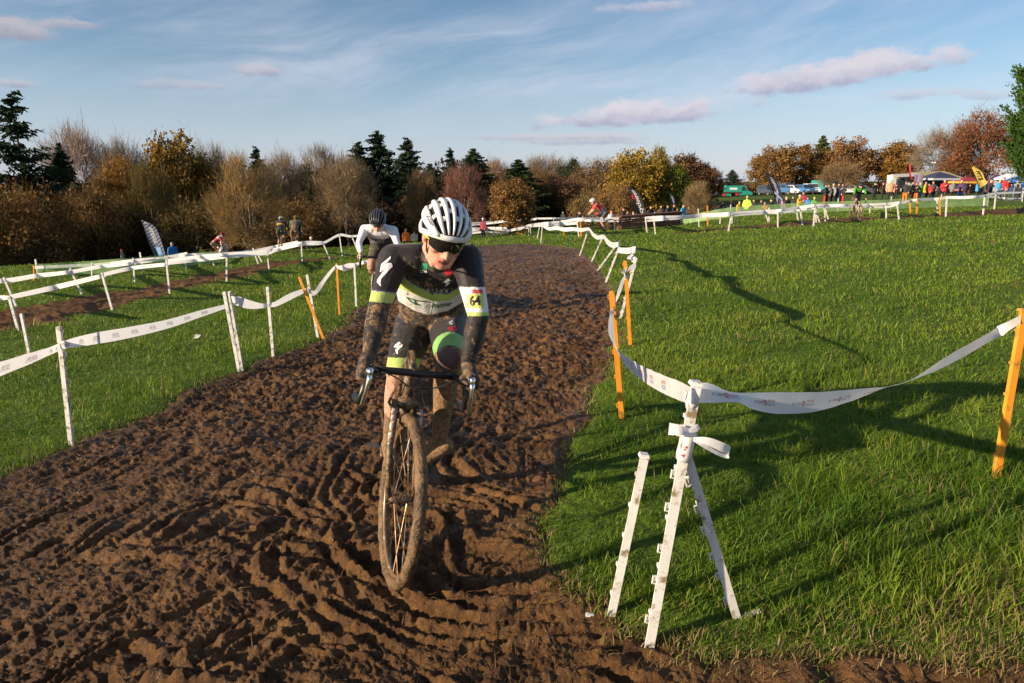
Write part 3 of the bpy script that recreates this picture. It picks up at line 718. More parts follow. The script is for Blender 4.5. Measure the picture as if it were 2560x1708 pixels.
rt = [(1584, 574, 1581, 544), (1617, 581, 1613, 544), (1638, 586, 1633, 540), (1747, 567, 1745, 522), (1769, 575, 1768, 514, O), (1799, 560, 1801, 539), (1820, 579, 1829, 533), (1830, 560, 1829, 532), (1922, 558, 1912, 533), (1922, 558, 1922, 519), (1944, 569, 1944, 527), (1996, 556, 1990, 526), (2006, 563, 2000, 524), (2033, 566, 2038, 512), (2040, 558, 2039, 515), (2049, 558, 2038, 524), (2063, 554, 2060, 512), (2070, 548, 2061, 517), (2174, 533, 2174, 509), (2215, 547, 2215, 514), (2247, 550, 2242, 506), (2276, 539, 2274, 500, O), (2291, 539, 2293, 497, O), (2344, 535, 2342, 494), (2350, 538, 2348, 493, O), (2364, 542, 2367, 491), (2457, 539, 2462, 487), (2485, 524, 2490, 483), (2555, 505, 2557, 479)]
def rtl(seq, w=.12): return [(px, py, i, w) for px, py, i in seq]
tF = [rtl([(1500, 547, 30.), (1582, 546, 0), (1633, 544, 2), (1700, 542, 29.5), (1768, 537, 4), (1829, 534, 6), (1912, 528, 8), (1944, 527, 10), (2000, 519, 12), (2038, 514, 13), (2061, 514, 16), (2130, 513, 32.), (2174, 512, 18), (2242, 508, 20), (2274, 503, 21), (2293, 500, 22), (2343, 498, 23), (2367, 494, 25), (2410, 494, 30.), (2462, 490, 26), (2490, 484, 27), (2557, 481, 28), (2640, 476, 34.)]),
      rtl([(1440, 552, 32.), (1500, 552, 30.), (1582, 555, 0), (1633, 551, 2), (1700, 546, 29.5), (1768, 541, 4), (1829, 538, 6), (1912, 533, 8), (1944, 532, 10), (1990, 527, 11), (2038, 520, 13), (2061, 518, 16), (2174, 518, 18), (2215, 518, 19), (2242, 512, 20)], .09),
      rtl([(2462, 491, 26), (2490, 493, 27), (2520, 497, 36.), (2557, 496, 28)], .09)]
auto_fence('taped_fence', 'long tape fence with leaning white posts across the right meadow below the crowd', rt, tF, w=.055)
tG = [[(1180, 563, 50, .12), (1220, 559, 50, .12), (1320, 548, 48, .12), (1400, 546, 47, .12), (1470, 545, 46, .12)], [(1180, 558, 54, .1), (1250, 553, 54, .1), (1340, 549, 52., .1)]]
auto_fence('taped_fence', 'faint distant tape line beyond the centre fence under the copper tree', [(1202, 566, 1202, 556), (1220, 566, 1220, 553), (1320, 558, 1320, 546), (1384, 556, 1384, 544)], tG, w=.06)

# ------------------------------------------------------------------ green windbreak netting
m_net, n, b = newmat('green_netting')
tcn = n.new('ShaderNodeTexCoord').outputs['Object']
n.put(b.inputs['Base Color'], n.mix(n.ss(n.noise(tcn, .7, 4), .35, .7), (.26, .46, .18), (.42, .62, .30))); b.inputs['Roughness'].default_value = .7
tp = n.new('ShaderNodeBsdfTransparent'); ms = n.new('ShaderNodeMixShader')
n.put(ms.inputs[0], n.ss(n.noise(tcn, 1.3, 3), .2, .8, .40, .70))
out = [q for q in n.n if q.type == 'OUTPUT_MATERIAL'][0]
n.l.new(tp.outputs[0], ms.inputs[1]); n.l.new(b.outputs[0], ms.inputs[2]); n.l.new(ms.outputs[0], out.inputs[0])
def netting(label, pts, h, posts_every=3.2, world=False):
    """pts (px, Y) along the line"""
    W_ = [Vector((px, Y, Tz(px, Y))) for px, Y in pts] if world else [at(px, Y) for px, Y in pts]; C = np.array(catmull([tuple(w) for w in W_], 10)); org = Vector(C[0]); E = empty('netting_fence', org, label, 'fence', 'green netting fences')
    V = []; k = 5
    for i, c in enumerate(C):
        z0 = Tz(c[0], c[1])
        for j in range(k):
            f = j/(k-1); wv = .05*float(pn(np.array([i*.7]), np.array([j*.9]), 8)[0])
            V.append((c[0]-org.x, c[1]+wv-org.y, z0+.04+(h-.04)*f+(.05*float(pn(np.array([i*.35]), np.array([3.3]), 9)[0]) if j == k-1 else 0)-org.z))
    F = np.array([(i*k+j, (i+1)*k+j, (i+1)*k+j+1, i*k+j+1) for i in range(len(C)-1) for j in range(k-1)])
    link('net', npmesh('net', np.array(V), F, m_net, True), E)
    L = 0
    for i in range(len(C)):
        if i: L += np.linalg.norm(C[i]-C[i-1])
        if i == 0 or L > posts_every:
            L = 0; a = Vector((C[i][0], C[i][1]+.05, Tz(C[i][0], C[i][1])))
            post(E, org, a, a+Vector((random.uniform(-.06, .06), 0, h+.18)), random.choice([M_white, M_orange, M_white]), .05, 0, hooks=False)
netting('translucent green netting in front of the pit crowd', [(1700, 44), (1800, 43), (1900, 43), (2000, 43), (2100, 43), (2210, 43), (2330, 43.5), (2475, 44)], .64)
netting('darker green netting behind the right edge of the brown brush barrier', [(1540, 46), (1580, 46), (1620, 46)], .6)
netting('pale green netting behind the far left tape fence', [(q.x, q.y) for q in [gp(95, 698), gp(150, 694), gp(200, 690), gp(330, 681), gp(460, 668), gp(560, 660)]], .5, world=True)
# ------------------------------------------------------------------ trees
def bark_mat(name, c, c2):
    m, n, b = newmat(name); tcn = n.new('ShaderNodeTexCoord').outputs['Object']
    n.put(b.inputs['Base Color'], n.mix(n.ss(n.noise(tcn, 3, 5, .7), .35, .65), c, c2)); b.inputs['Roughness'].default_value = .9; return m
M_bark = bark_mat('grey_bark', (.09, .07, .05), (.17, .135, .095)); M_birch = bark_mat('birch_bark', (.42, .38, .32), (.22, .18, .14)); M_dbark = bark_mat('dark_bark', (.045, .035, .026), (.08, .06, .045))
m_leaf, n, b = newmat('foliage')
oi = n.new('ShaderNodeObjectInfo').outputs['Color']; sh = n.new('ShaderNodeAttribute', attribute_name='shade').outputs['Fac']
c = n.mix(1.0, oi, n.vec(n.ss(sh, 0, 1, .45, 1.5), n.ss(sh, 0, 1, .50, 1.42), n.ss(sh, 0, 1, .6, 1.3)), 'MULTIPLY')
n.put(b.inputs['Base Color'], c); b.inputs['Roughness'].default_value = .75; b.inputs['Specular IOR Level'].default_value = .2
tr = n.new('ShaderNodeBsdfTranslucent'); n.l.new(c, tr.inputs[0]); ms = n.new('ShaderNodeMixShader'); ms.inputs[0].default_value = .25
out = [q for q in n.n if q.type == 'OUTPUT_MATERIAL'][0]
n.l.new(b.outputs[0], ms.inputs[1]); n.l.new(tr.outputs[0], ms.inputs[2]); n.l.new(ms.outputs[0], out.inputs[0])

def unit(v): return v/(np.linalg.norm(v, axis=-1, keepdims=True)+1e-9)
def leaf_quads(Cn, A, B):
    """centres, half axes -> quads"""
    V = np.stack([Cn-A-B, Cn+A-B*.6, Cn+A*1.1+B*.8, Cn-A*.8+B], 1).reshape(-1, 3)
    return V, np.arange(len(V)).reshape(-1, 4)
def slivers(Pn, D, w):
    """thin triangles: base point, vector, width"""
    s = unit(np.cross(D, rng.normal(size=D.shape)))*w[:, None]
    V = np.stack([Pn-s, Pn+s, Pn+D], 1).reshape(-1, 3); return V, np.arange(len(V)).reshape(-1, 3)
def noise_path(a, b, n, jit):
    a, b = np.array(a, float), np.array(b, float); L = np.linalg.norm(b-a)
    t = np.linspace(0, 1, n); p = a+(b-a)*t[:, None]; w = rng.normal(size=(n, 3))*jit*L; w[0] = 0
    w = np.cumsum(w, 0)*.35; p += w*np.sin(t*np.pi*.9)[:, None]; return p
class TreeProto:
    def __init__(s, kind, trunk, crown): s.kind = kind; s.trunk = trunk; s.crown = crown
def make_broad(seed, leafy=True, twiggy=0, H=10.0, Rr=4.0, base=.18, nclump=110, leaf=.16, per=75, flat=1.0, bark=None, upright=0.0, spread=.30):
    global rng
    keep_rng = rng; rng = np.random.default_rng(seed)
    tm = MB(); trunk_top = H*(.55+.2*upright)
    tp = noise_path((0, 0, -.3), (rng.normal()*.25, rng.normal()*.25, trunk_top), 7, .04); r0 = H*.022
    tm.tube(tp, list(np.linspace(r0*1.25, r0*.45, 7)), 7)
    # crown clumps in an ellipsoid, uneven
    ctr = np.array([0, 0, H*(base+1)/2]); cl = []
    while len(cl) < nclump:
        v = rng.normal(size=3); v /= np.linalg.norm(v); r = rng.uniform(.35, 1.0)**.55
        p = v*r*np.array([Rr, Rr, H*(1-base)/2])
        if v[2] < -.55 and rng.random() < .5: continue
        f = 1+.42*float(pn(np.array([v[0]*1.7+seed]), np.array([v[1]*1.7+v[2]*1.3]), seed)[0])*2
        p *= np.clip(f, .6, 1.12); cl.append(ctr+p)
    cl = np.array(cl)
    main = []
    for k in range(9):
        a = 2*np.pi*k/9+rng.uniform(-.3, .3); z0 = H*rng.uniform(.14, .5)
        e = ctr+np.array([math.cos(a)*Rr*rng.uniform(.45, .8), math.sin(a)*Rr*rng.uniform(.45, .8), H*rng.uniform(-.12, .3)])
        if upright: e = np.array([math.cos(a)*Rr*.5, math.sin(a)*Rr*.5, H*rng.uniform(.5, .9)]); z0 = H*rng.uniform(.05, .25)
        zi = np.interp(z0, tp[:, 2], np.arange(7)); st = tp[int(zi)]
        pth = noise_path(st, e, 6, .07); tm.tube(pth, list(np.linspace(r0*.55, r0*.14, 6)), 5); main.append(pth)
    M_ = np.concatenate(main+[tp[3:]])
    Vs, Fs, n0 = [], [], 0; shade = []
    for c_ in cl:
        j = np.argmin(np.linalg.norm(M_-c_, axis=1)+rng.uniform(0, 1.2)); pth = noise_path(M_[j], c_, 4, .08)
        tm.tube(pth, [r0*.16, r0*.12, r0*.08, r0*.04], 4, cap=False)
    if leafy:
        n_ = nclump*per; ci = rng.integers(0, nclump, n_); sg = Rr*spread*rng.uniform(.5, 1.1, nclump)[ci]
        Pn_ = cl[ci]+rng.normal(size=(n_, 3))*sg[:, None]*np.array([.55, .55, .42])
        nrm = unit(rng.normal(size=(n_, 3))+np.array([0, 0, .5])); A = unit(np.cross(nrm, rng.normal(size=(n_, 3)))); Bv = np.cross(nrm, A)
        s_ = leaf*rng.uniform(.6, 1.4, n_)[:, None]
        V, F = leaf_quads(Pn_, A*s_, Bv*s_*.75); Vs.append(V); Fs.append(F+n0); n0 += len(V)
        clb = rng.normal(0, .18, nclump)[ci]; shade.append(np.repeat(np.clip(.5+clb+rng.normal(0, .16, n_), 0, 1), 4))
    if twiggy:
        n_ = nclump*twiggy; ci = rng.integers(0, nclump, n_); Pn_ = cl[ci]+rng.normal(size=(n_, 3))*Rr*.13
        outw = unit(cl[ci]-ctr+np.array([0, 0, H*.05])); D = unit(outw*1.0+rng.normal(size=(n_, 3))*.55+np.array([0, 0, .45+.5*upright]))*(H*rng.uniform(.05, .13, n_))[:, None]
        V, F = slivers(Pn_, D, H*.0016*rng.uniform(.7, 1.7, n_)); Fs.append(F+n0); Vs.append(V); n0 += len(V)
        shade.append(np.repeat(np.clip(rng.normal(.5, .2, n_), 0, 1), 3))
    tme = tm.mesh('trunk', bark or M_bark, True)
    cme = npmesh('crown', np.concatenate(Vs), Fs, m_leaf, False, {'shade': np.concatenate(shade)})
    rng = keep_rng; return TreeProto('broad', tme, cme), H, Rr
def make_conifer(seed, H=14.0, Rr=3.2, base=.08, lev=34, dens=1.0, droop=.25, gap=.0, ragged=.25, col=False):
    global rng
    keep_rng = rng; rng = np.random.default_rng(seed); tm = MB(); tp = noise_path((0, 0, -.3), (0, 0, H*.99), 8, .012)
    tm.tube(tp, list(np.linspace(H*.017, H*.002, 8)), 7); Vs, Fs, sh_, n0 = [], [], [], 0
    for i in range(lev):
        f = base+(1-base)*(i+rng.uniform(-.3, .3))/lev; f = np.clip(f, base, .995); z = f*H
        if col: rad = Rr*(np.sin(np.pi*min(1, (1-f)*1.05+.02)**.55*.62)+.03)
        else: rad = Rr*min(1.0, 1.5*(1-f)/(1-base))**.9*(1-.18*(f < .25))+.10
        nb = int(rng.integers(6, 10)*(1 if not col else 1.9)); zsp = H*(1-base)/lev*1.1
        for k in range(nb):
            if rng.random() < gap: continue
            a = rng.uniform(0, 2*np.pi); z = f*H+rng.uniform(-zsp, zsp)*.9; L = rad*(1+rng.normal(0, ragged)); L = max(.2, min(L, rad*1.5))
            dirv = np.array([math.cos(a), math.sin(a), -droop+.25*f if not col else 1.1])
            if not col: tm.tube([(0, 0, z), tuple(np.array([0, 0, z])+dirv*L*.85)], [H*.0028, H*.0008], 4, cap=False)
            m_ = int((10+L*16)*dens); t_ = rng.uniform(.12 if not col else .4, 1, m_)
            q = np.array([0, 0, z])+dirv*(L*t_)[:, None]+np.array([0, 0, 1])*(t_**2*L*.16)[:, None]
            wdt = L*.26*(1.1-t_)+.10; q += rng.normal(size=(m_, 3))*np.stack([wdt, wdt, wdt*.35], 1)*.75
            D = unit(dirv[None]*np.array([1, 1, .6])+rng.normal(size=(m_, 3))*.55+np.array([0, 0, -.25 if not col else .9])); A = D*(.20+.10*rng.random(m_))[:, None]*(H/14)*(1 if not col else .55)
            Bv = unit(np.cross(D, rng.normal(size=(m_, 3))))*(.055+.03*rng.random(m_))[:, None]*(H/14)*(1 if not col else .95)
            V, F = leaf_quads(q, A, Bv); Vs.append(V); Fs.append(F+n0); n0 += len(V)
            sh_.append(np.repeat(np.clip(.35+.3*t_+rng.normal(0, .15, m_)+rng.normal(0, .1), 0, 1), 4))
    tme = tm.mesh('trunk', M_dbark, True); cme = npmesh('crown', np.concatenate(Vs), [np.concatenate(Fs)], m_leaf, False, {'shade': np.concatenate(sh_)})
    rng = keep_rng; return TreeProto('conifer', tme, cme), H, Rr
PROTO = {
 'oak1': make_broad(11, True, 8, 10, 4.4, .10, 170, .125, 85, spread=.24),
 'oak2': make_broad(12, True, 10, 10, 4.0, .14, 140, .125, 85, spread=.24),
 'thin1': make_broad(13, True, 40, 10, 3.8, .12, 150, .10, 40, spread=.28),
 'bare1': make_broad(14, False, 75, 10, 3.6, .22, 130, upright=.3),
 'bare2': make_broad(15, False, 85, 10, 3.3, .12, 120, upright=.8),
 'bush1': make_broad(16, True, 60, 6, 3.6, .02, 120, .11, 30, upright=.6, spread=.3),
 'birch': make_broad(17, False, 95, 10, 2.9, .12, 120, bark=M_birch, upright=.6),
 'con1': make_conifer(21, 14, 3.3, .06, 36, 1.0, .22), 'con2': make_conifer(22, 14, 3.0, .05, 32, .9, .30, .08, .30),
 'con3': make_conifer(23, 15, 3.4, .05, 26, .75, .12, .24, .38), 'ley': make_conifer(24, 12, 2.6, .0, 56, 2.4, 0, .12, .26, True)}
CON = (.020, .038, .018); BARE = (.16, .122, .075); BROWN = (.16, .085, .030); GOLD = (.19, .115, .022); RUST = (.20, .075, .028); OLIVE = (.105, .085, .028); YEL = (.34, .21, .018); GRN = (.05, .085, .02)
_used = set()
def tree(kind, px, top, hw, Y, colr, label, group=None, name=None, sink=0.0):
    pr, H, Rr = PROTO[kind]; b_ = at(px, Y); zt = P(px, top, Y).z; depth = Y*math.cos(PITCH)+(CAMZ-b_.z)*math.sin(PITCH)
    b_.z -= sink; sz = max(.2, (zt-b_.z)/(H*1.02)); sx = hw/FPX*depth/Rr/1.05
    nm = name or {'c': 'conifer_tree', 'l': 'conifer_tree', 'o': 'broadleaf_tree', 't': 'broadleaf_tree', 'b': 'bare_tree'}[kind[0]]
    E = empty(nm, b_, label, 'tree' if 'bush' not in (name or '') else 'bush', group)
    E.scale = (sx, sx, sz); E.rotation_euler = (0, 0, random.uniform(0, 6.28))
    link('trunk', pr.trunk, E); c_ = link('crown', pr.crown, E); colr = (colr[0]*1.02, colr[1]*1.0, colr[2]*.94) if kind[:2] in ('ba', 'bu') else colr; k_ = 1.2 if Y < 85 and px < 1200 and kind[0] != 'c' else 1.1; c_.color = (colr[0]*k_*random.uniform(.92, 1.08), colr[1]*k_, colr[2]*k_*random.uniform(.9, 1.1), 1)
    return E
G1, G2 = 'trees of the dark wood on the left', 'trees around the pit field on the right'
TL = [
 ('con3', 62, 220, 105, 52, CON, 'tallest sparse dark conifer at the left picture edge', G1),
 ('con1', 165, 355, 52, 54, CON, 'narrow dark conifer right of the tallest left conifer', G1),
 ('con1', -70, 330, 90, 50, CON, 'dark conifer cut by the left picture edge', G1),
 ('bare1', 205, 322, 78, 66, (.27, .21, .18), 'pale leafless tree rising behind the narrow left conifer', G1),
 ('bare1', 310, 356, 70, 66, (.23, .17, .13), 'leafless pale tree left of the golden domed tree', G1),
 ('thin1', 298, 392, 72, 58, (.22, .11, .025), 'orange-tinted thin-leaved tree left of the golden dome', G1),
 ('oak1', 450, 346, 92, 60, (.17, .105, .018), 'golden olive dome-shaped tree standing highest in the left wood', G1),
 ('bare2', 370, 430, 62, 52, OLIVE, 'olive brown twiggy tree in front of the golden dome', G1),
 ('bare1', 530, 368, 60, 70, BARE, 'leafless tree behind the right shoulder of the golden dome', G1),
 ('bush1', 232, 470, 75, 49, (.13, .085, .035), 'brown shrubby tree below the narrow left conifer', G1),
 ('bush1', 60, 475, 110, 44, (.16, .09, .032), 'orange brown shrubby tree under the tallest conifer', G1),
 ('bush1', 480, 500, 85, 50, (.10, .072, .026), 'dark olive shrubby tree under the golden dome', G1),
 ('bare2', 615, 408, 86, 46, (.26, .165, .075), 'sunlit golden twiggy willow-like tree leaning over the dark wood edge', G1),
 ('con2', 648, 362, 44, 72, CON, 'small dark conifer poking above the sunlit twiggy tree', G1),
 ('bare1', 712, 388, 72, 62, (.19, .15, .10), 'leafless grey-brown tree right of the small conifer', G1),
 ('bare2', 800, 384, 60, 70, (.19, .145, .095), 'pale leafless tree left of the tall conifer pair', G1),
 ('bare1', 868, 392, 70, 56, (.20, .155, .105), 'lit leafless tree in front of the tall conifer pair', G1),
 ('oak2', 792, 422, 46, 60, (.030, .034, .014), 'dark round evergreen beneath the pale leafless trees', G1),
 ('bush1', 745, 500, 80, 52, (.12, .075, .03), 'brown thicket tree under the round evergreen', G1),
 ('con2', 902, 350, 67, 66, CON, 'left one of the tall conifer pair behind the white-sleeved rider', G1),
 ('con2', 950, 322, 78, 67, CON, 'highest one of the tall conifer pair behind the white-sleeved rider', G1),
 ('con2', 1022, 340, 64, 66, CON, 'tall conifer just right of the conifer pair', G1),
 ('con1', 1078, 408, 62, 74, (.035, .05, .032), 'grey-green blunt conifer left of the slim spire', G1),
 ('con2', 1128, 366, 39, 78, CON, 'slim conifer spire above the white helmet', G1),
 ('con1', 1186, 370, 72, 70, (.028, .045, .018), 'broad conifer right of the slim spire', G1),
 ('bare2', 1058, 440, 45, 58, (.15, .095, .055), 'low reddish twiggy tree left of the white helmet', G1),
 ('birch', 1160, 414, 50, 56, (.20, .105, .07), 'white-stemmed birch with reddish twigs above the white helmet', G1),
 ('con1', 1296, 398, 72, 66, (.026, .046, .016), 'dark conifer behind the copper-leaved tree', G1),
 ('oak2', 1278, 446, 62, 44, (.24, .125, .042), 'copper-leaved rounded tree standing forward beside the white helmet', G1),
 ('bare1', 1235, 402, 60, 84, (.24, .17, .12), 'far leafless pale tree behind the dark conifer', G1),
 ('bare1', 1365, 392, 62, 86, (.25, .19, .14), 'pale leafless tree right of the dark conifer', G1),
 ('bare2', 1352, 432, 60, 70, (.17, .105, .06), 'brown leafless tree right of the copper tree', G1),
 ('oak1', 1425, 402, 48, 84, (.035, .055, .024), 'dark green pine crown between brown trees', G1),
 ('thin1', 1412, 440, 60, 68, (.17, .10, .05), 'reddish brown thin tree below the pine crown', G1),
 ('thin1', 1495, 398, 62, 76, (.20, .135, .065), 'buff thin-leaved tree left of the golden yellow tree', G1),
 ('bush1', 1475, 478, 52, 56, (.19, .135, .055), 'pale brown bush behind the passing rider with the white helmet', G1, 'bush'),
 ('bush1', 1540, 462, 56, 54, (.24, .135, .045), 'orange brown bush left of the black lettered flag', G1, 'bush'),
 ('oak1', 1590, 382, 82, 62, (.28, .175, .025), 'golden yellow tree behind the black lettered flag', G1),
 ('oak2', 1645, 368, 30, 66, (.27, .20, .03), 'yellow-green top knob beside the golden tree', G1),
 ('oak2', 1685, 412, 36, 62, (.20, .22, .03), 'yellow-green small tree right of the golden tree', G1),
 ('oak1', 1718, 390, 66, 72, (.13, .068, .032), 'dark brown beech right of the golden tree', G1),
 ('oak2', 1772, 420, 34, 78, (.19, .095, .035), 'rust edged tree at the right end of the left wood', G1),
 ('bare2', 1748, 462, 40, 52, (.23, .165, .08), 'small vase-shaped bare tree near the brown barrier', G1),
 ('con1', 1828, 424, 30, 160, (.045, .06, .045), 'hazy distant conifer in the gap between the woods', G1),
 ('oak2', 1850, 458, 26, 185, (.19, .08, .035), 'distant rust-coloured round tree behind the green van', G2),
 ('bare1', 1895, 458, 50, 190, (.15, .12, .10), 'distant leafless hedge tree left of the oak group', G2),
 ('oak1', 1925, 370, 58, 150, (.22, .125, .038), 'left brown oak of the group behind the parked cars', G2),
 ('oak2', 1990, 362, 54, 152, (.20, .11, .032), 'second brown oak of the group behind the parked cars', G2),
 ('con1', 2045, 338, 42, 156, (.085, .095, .022), 'yellow-green cedar rising between the brown oaks', G2),
 ('oak1', 2112, 350, 64, 150, (.20, .118, .048), 'right brown oak of the group behind the parked cars', G2),
 ('bare2', 2100, 412, 52, 100, (.22, .155, .085), 'small bare spreading tree in front of the oaks', G2),
 ('oak2', 2232, 356, 62, 148, (.22, .12, .026), 'orange brown oak standing alone right of the oak group', G2),
 ('bare1', 2348, 322, 66, 135, (.24, .19, .155), 'leafless grey tree behind the wooden pavilion', G2),
 ('thin1', 2448, 278, 84, 128, (.19, .085, .042), 'tall red-brown tree behind the yellow flag', G2),
 ('thin1', 2395, 395, 60, 130, (.20, .10, .04), 'low reddish tree behind the navy gazebo', G2),
 ('ley', 2640, 150, 98, 34, (.034, .075, .014), 'bright green columnar conifer at the right picture edge', G2)]
for t_ in TL:
    nm = t_[8] if len(t_) > 8 else None
    tree(*t_[:7], group=t_[7], name=nm, sink=(0.0 if t_[0] != 'ley' else -.2))
# the wood goes on out of the frame to the left and shades its own lower half
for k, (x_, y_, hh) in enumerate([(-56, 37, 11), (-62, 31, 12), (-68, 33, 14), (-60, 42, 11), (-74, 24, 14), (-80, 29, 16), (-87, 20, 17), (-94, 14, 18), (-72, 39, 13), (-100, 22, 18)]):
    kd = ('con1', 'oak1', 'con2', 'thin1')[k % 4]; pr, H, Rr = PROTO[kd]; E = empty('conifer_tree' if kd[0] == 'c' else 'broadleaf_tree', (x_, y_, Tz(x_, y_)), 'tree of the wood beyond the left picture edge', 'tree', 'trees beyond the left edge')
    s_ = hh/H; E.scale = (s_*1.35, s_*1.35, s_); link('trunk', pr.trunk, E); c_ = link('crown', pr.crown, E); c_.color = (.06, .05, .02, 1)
# thicket along the foot of the wood
def thicket(label, pts, depth_, hmin, hmax, n_, colr):
    r2 = np.random.default_rng(len(label)); W_ = np.array([tuple(at(px, Y)) for px, Y in pts]); u = r2.uniform(0, len(W_)-1.001, n_); i = u.astype(int); f = (u-i)[:, None]
    q = W_[i]*(1-f)+W_[i+1]*f; q[:, 1] += r2.uniform(0, depth_, n_); q[:, 0] += r2.normal(0, .6, n_)
    hmx = hmin+(hmax-hmin)*(.5+.5*np.clip(fbm(q[:, 0]*.25, q[:, 1]*.25, 3, 14)*2.2, -1, 1)); q[:, 2] = T(q[:, 0], q[:, 1])+hmx*r2.uniform(0, 1, n_)**.8
    nl = n_//2; nrm = unit(r2.normal(size=(nl, 3))); A = unit(np.cross(nrm, r2.normal(size=(nl, 3)))); Bv = np.cross(nrm, A); s_ = r2.uniform(.08, .26, nl)[:, None]
    V1, F1 = leaf_quads(q[:nl], A*s_, Bv*s_*.7); D = unit(r2.normal(size=(n_-nl, 3))*.5+np.array([0, 0, 1.0]))*r2.uniform(.5, 1.7, n_-nl)[:, None]
    V2, F2 = slivers(q[nl:]-D*.4, D, r2.uniform(.012, .03, n_-nl)); sh = np.concatenate([np.repeat(r2.uniform(.1, .9, nl), 4), np.repeat(r2.uniform(.2, .9, n_-nl), 3)])
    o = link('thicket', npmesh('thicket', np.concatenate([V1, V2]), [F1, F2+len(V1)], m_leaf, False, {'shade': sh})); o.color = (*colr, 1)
    tag(o, label, 'undergrowth', kind='stuff')
thicket('brown undergrowth along the foot of the left wood', [(-300, 44), (60, 47), (300, 50), (560, 53), (800, 57), (1000, 60), (1200, 64)], 6, 1.5, 4.2, 42000, (.085, .055, .028))
thicket('brown undergrowth along the foot of the centre wood', [(1200, 66), (1350, 68), (1500, 66), (1620, 66), (1780, 74)], 7, 1.2, 3.6, 26000, (.13, .08, .035))
thicket('far hedge closing the fields behind the parked cars', [(1760, 190), (1900, 200), (2050, 170), (2250, 150), (2450, 140), (2700, 130)], 10, 1.5, 5.0, 26000, (.11, .085, .045))
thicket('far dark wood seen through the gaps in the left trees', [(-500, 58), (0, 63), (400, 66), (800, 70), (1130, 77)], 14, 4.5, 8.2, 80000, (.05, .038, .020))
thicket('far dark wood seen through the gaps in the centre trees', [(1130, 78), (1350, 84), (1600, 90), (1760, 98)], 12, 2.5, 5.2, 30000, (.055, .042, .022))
# ------------------------------------------------------------------ bicycles
M_carbon = mat('black_carbon', (.02, .02, .022), .35, dirt=MUDC, dirt_amt=.62, vscale=16, bump=.7, bscale=70); M_alu = mat('spoke_steel', (.5, .48, .45), .35, .8, dirt=MUDC, dirt_amt=.8)
M_lightrim = mat('pale_rim', (.55, .52, .48), .3, dirt=MUDC, dirt_amt=.85)
M_fstripe = mat('white_fork_print', (.65, .65, .66), .3, dirt=MUDC, dirt_amt=.6, vscale=30)
STA, STD = Vector((.55, 0, .345)), Vector((-.317, 0, .948)).normalized()
def rough_torus(c, R0, r0, nu=72, nv=9, amp=.0, seed=0, sq=1.0):
    V = []; F = []
    for i in range(nu):
        a = 2*math.pi*i/nu
        for j in range(nv):
            b = 2*math.pi*j/nv; k = r0*(1+amp*math.sin(i*2.7+j*1.9+seed)*math.sin(i*.9+j*3.1))
            rr = R0+k*math.cos(b); V.append(Vector((c[0]+math.cos(a)*rr, c[1]+k*sq*math.sin(b), c[2]+math.sin(a)*rr)))
    for i in range(nu):
        for j in range(nv): F.append((i*nv+j, ((i+1) % nu)*nv+j, ((i+1) % nu)*nv+(j+1) % nv, i*nv+(j+1) % nv))
    return V, F
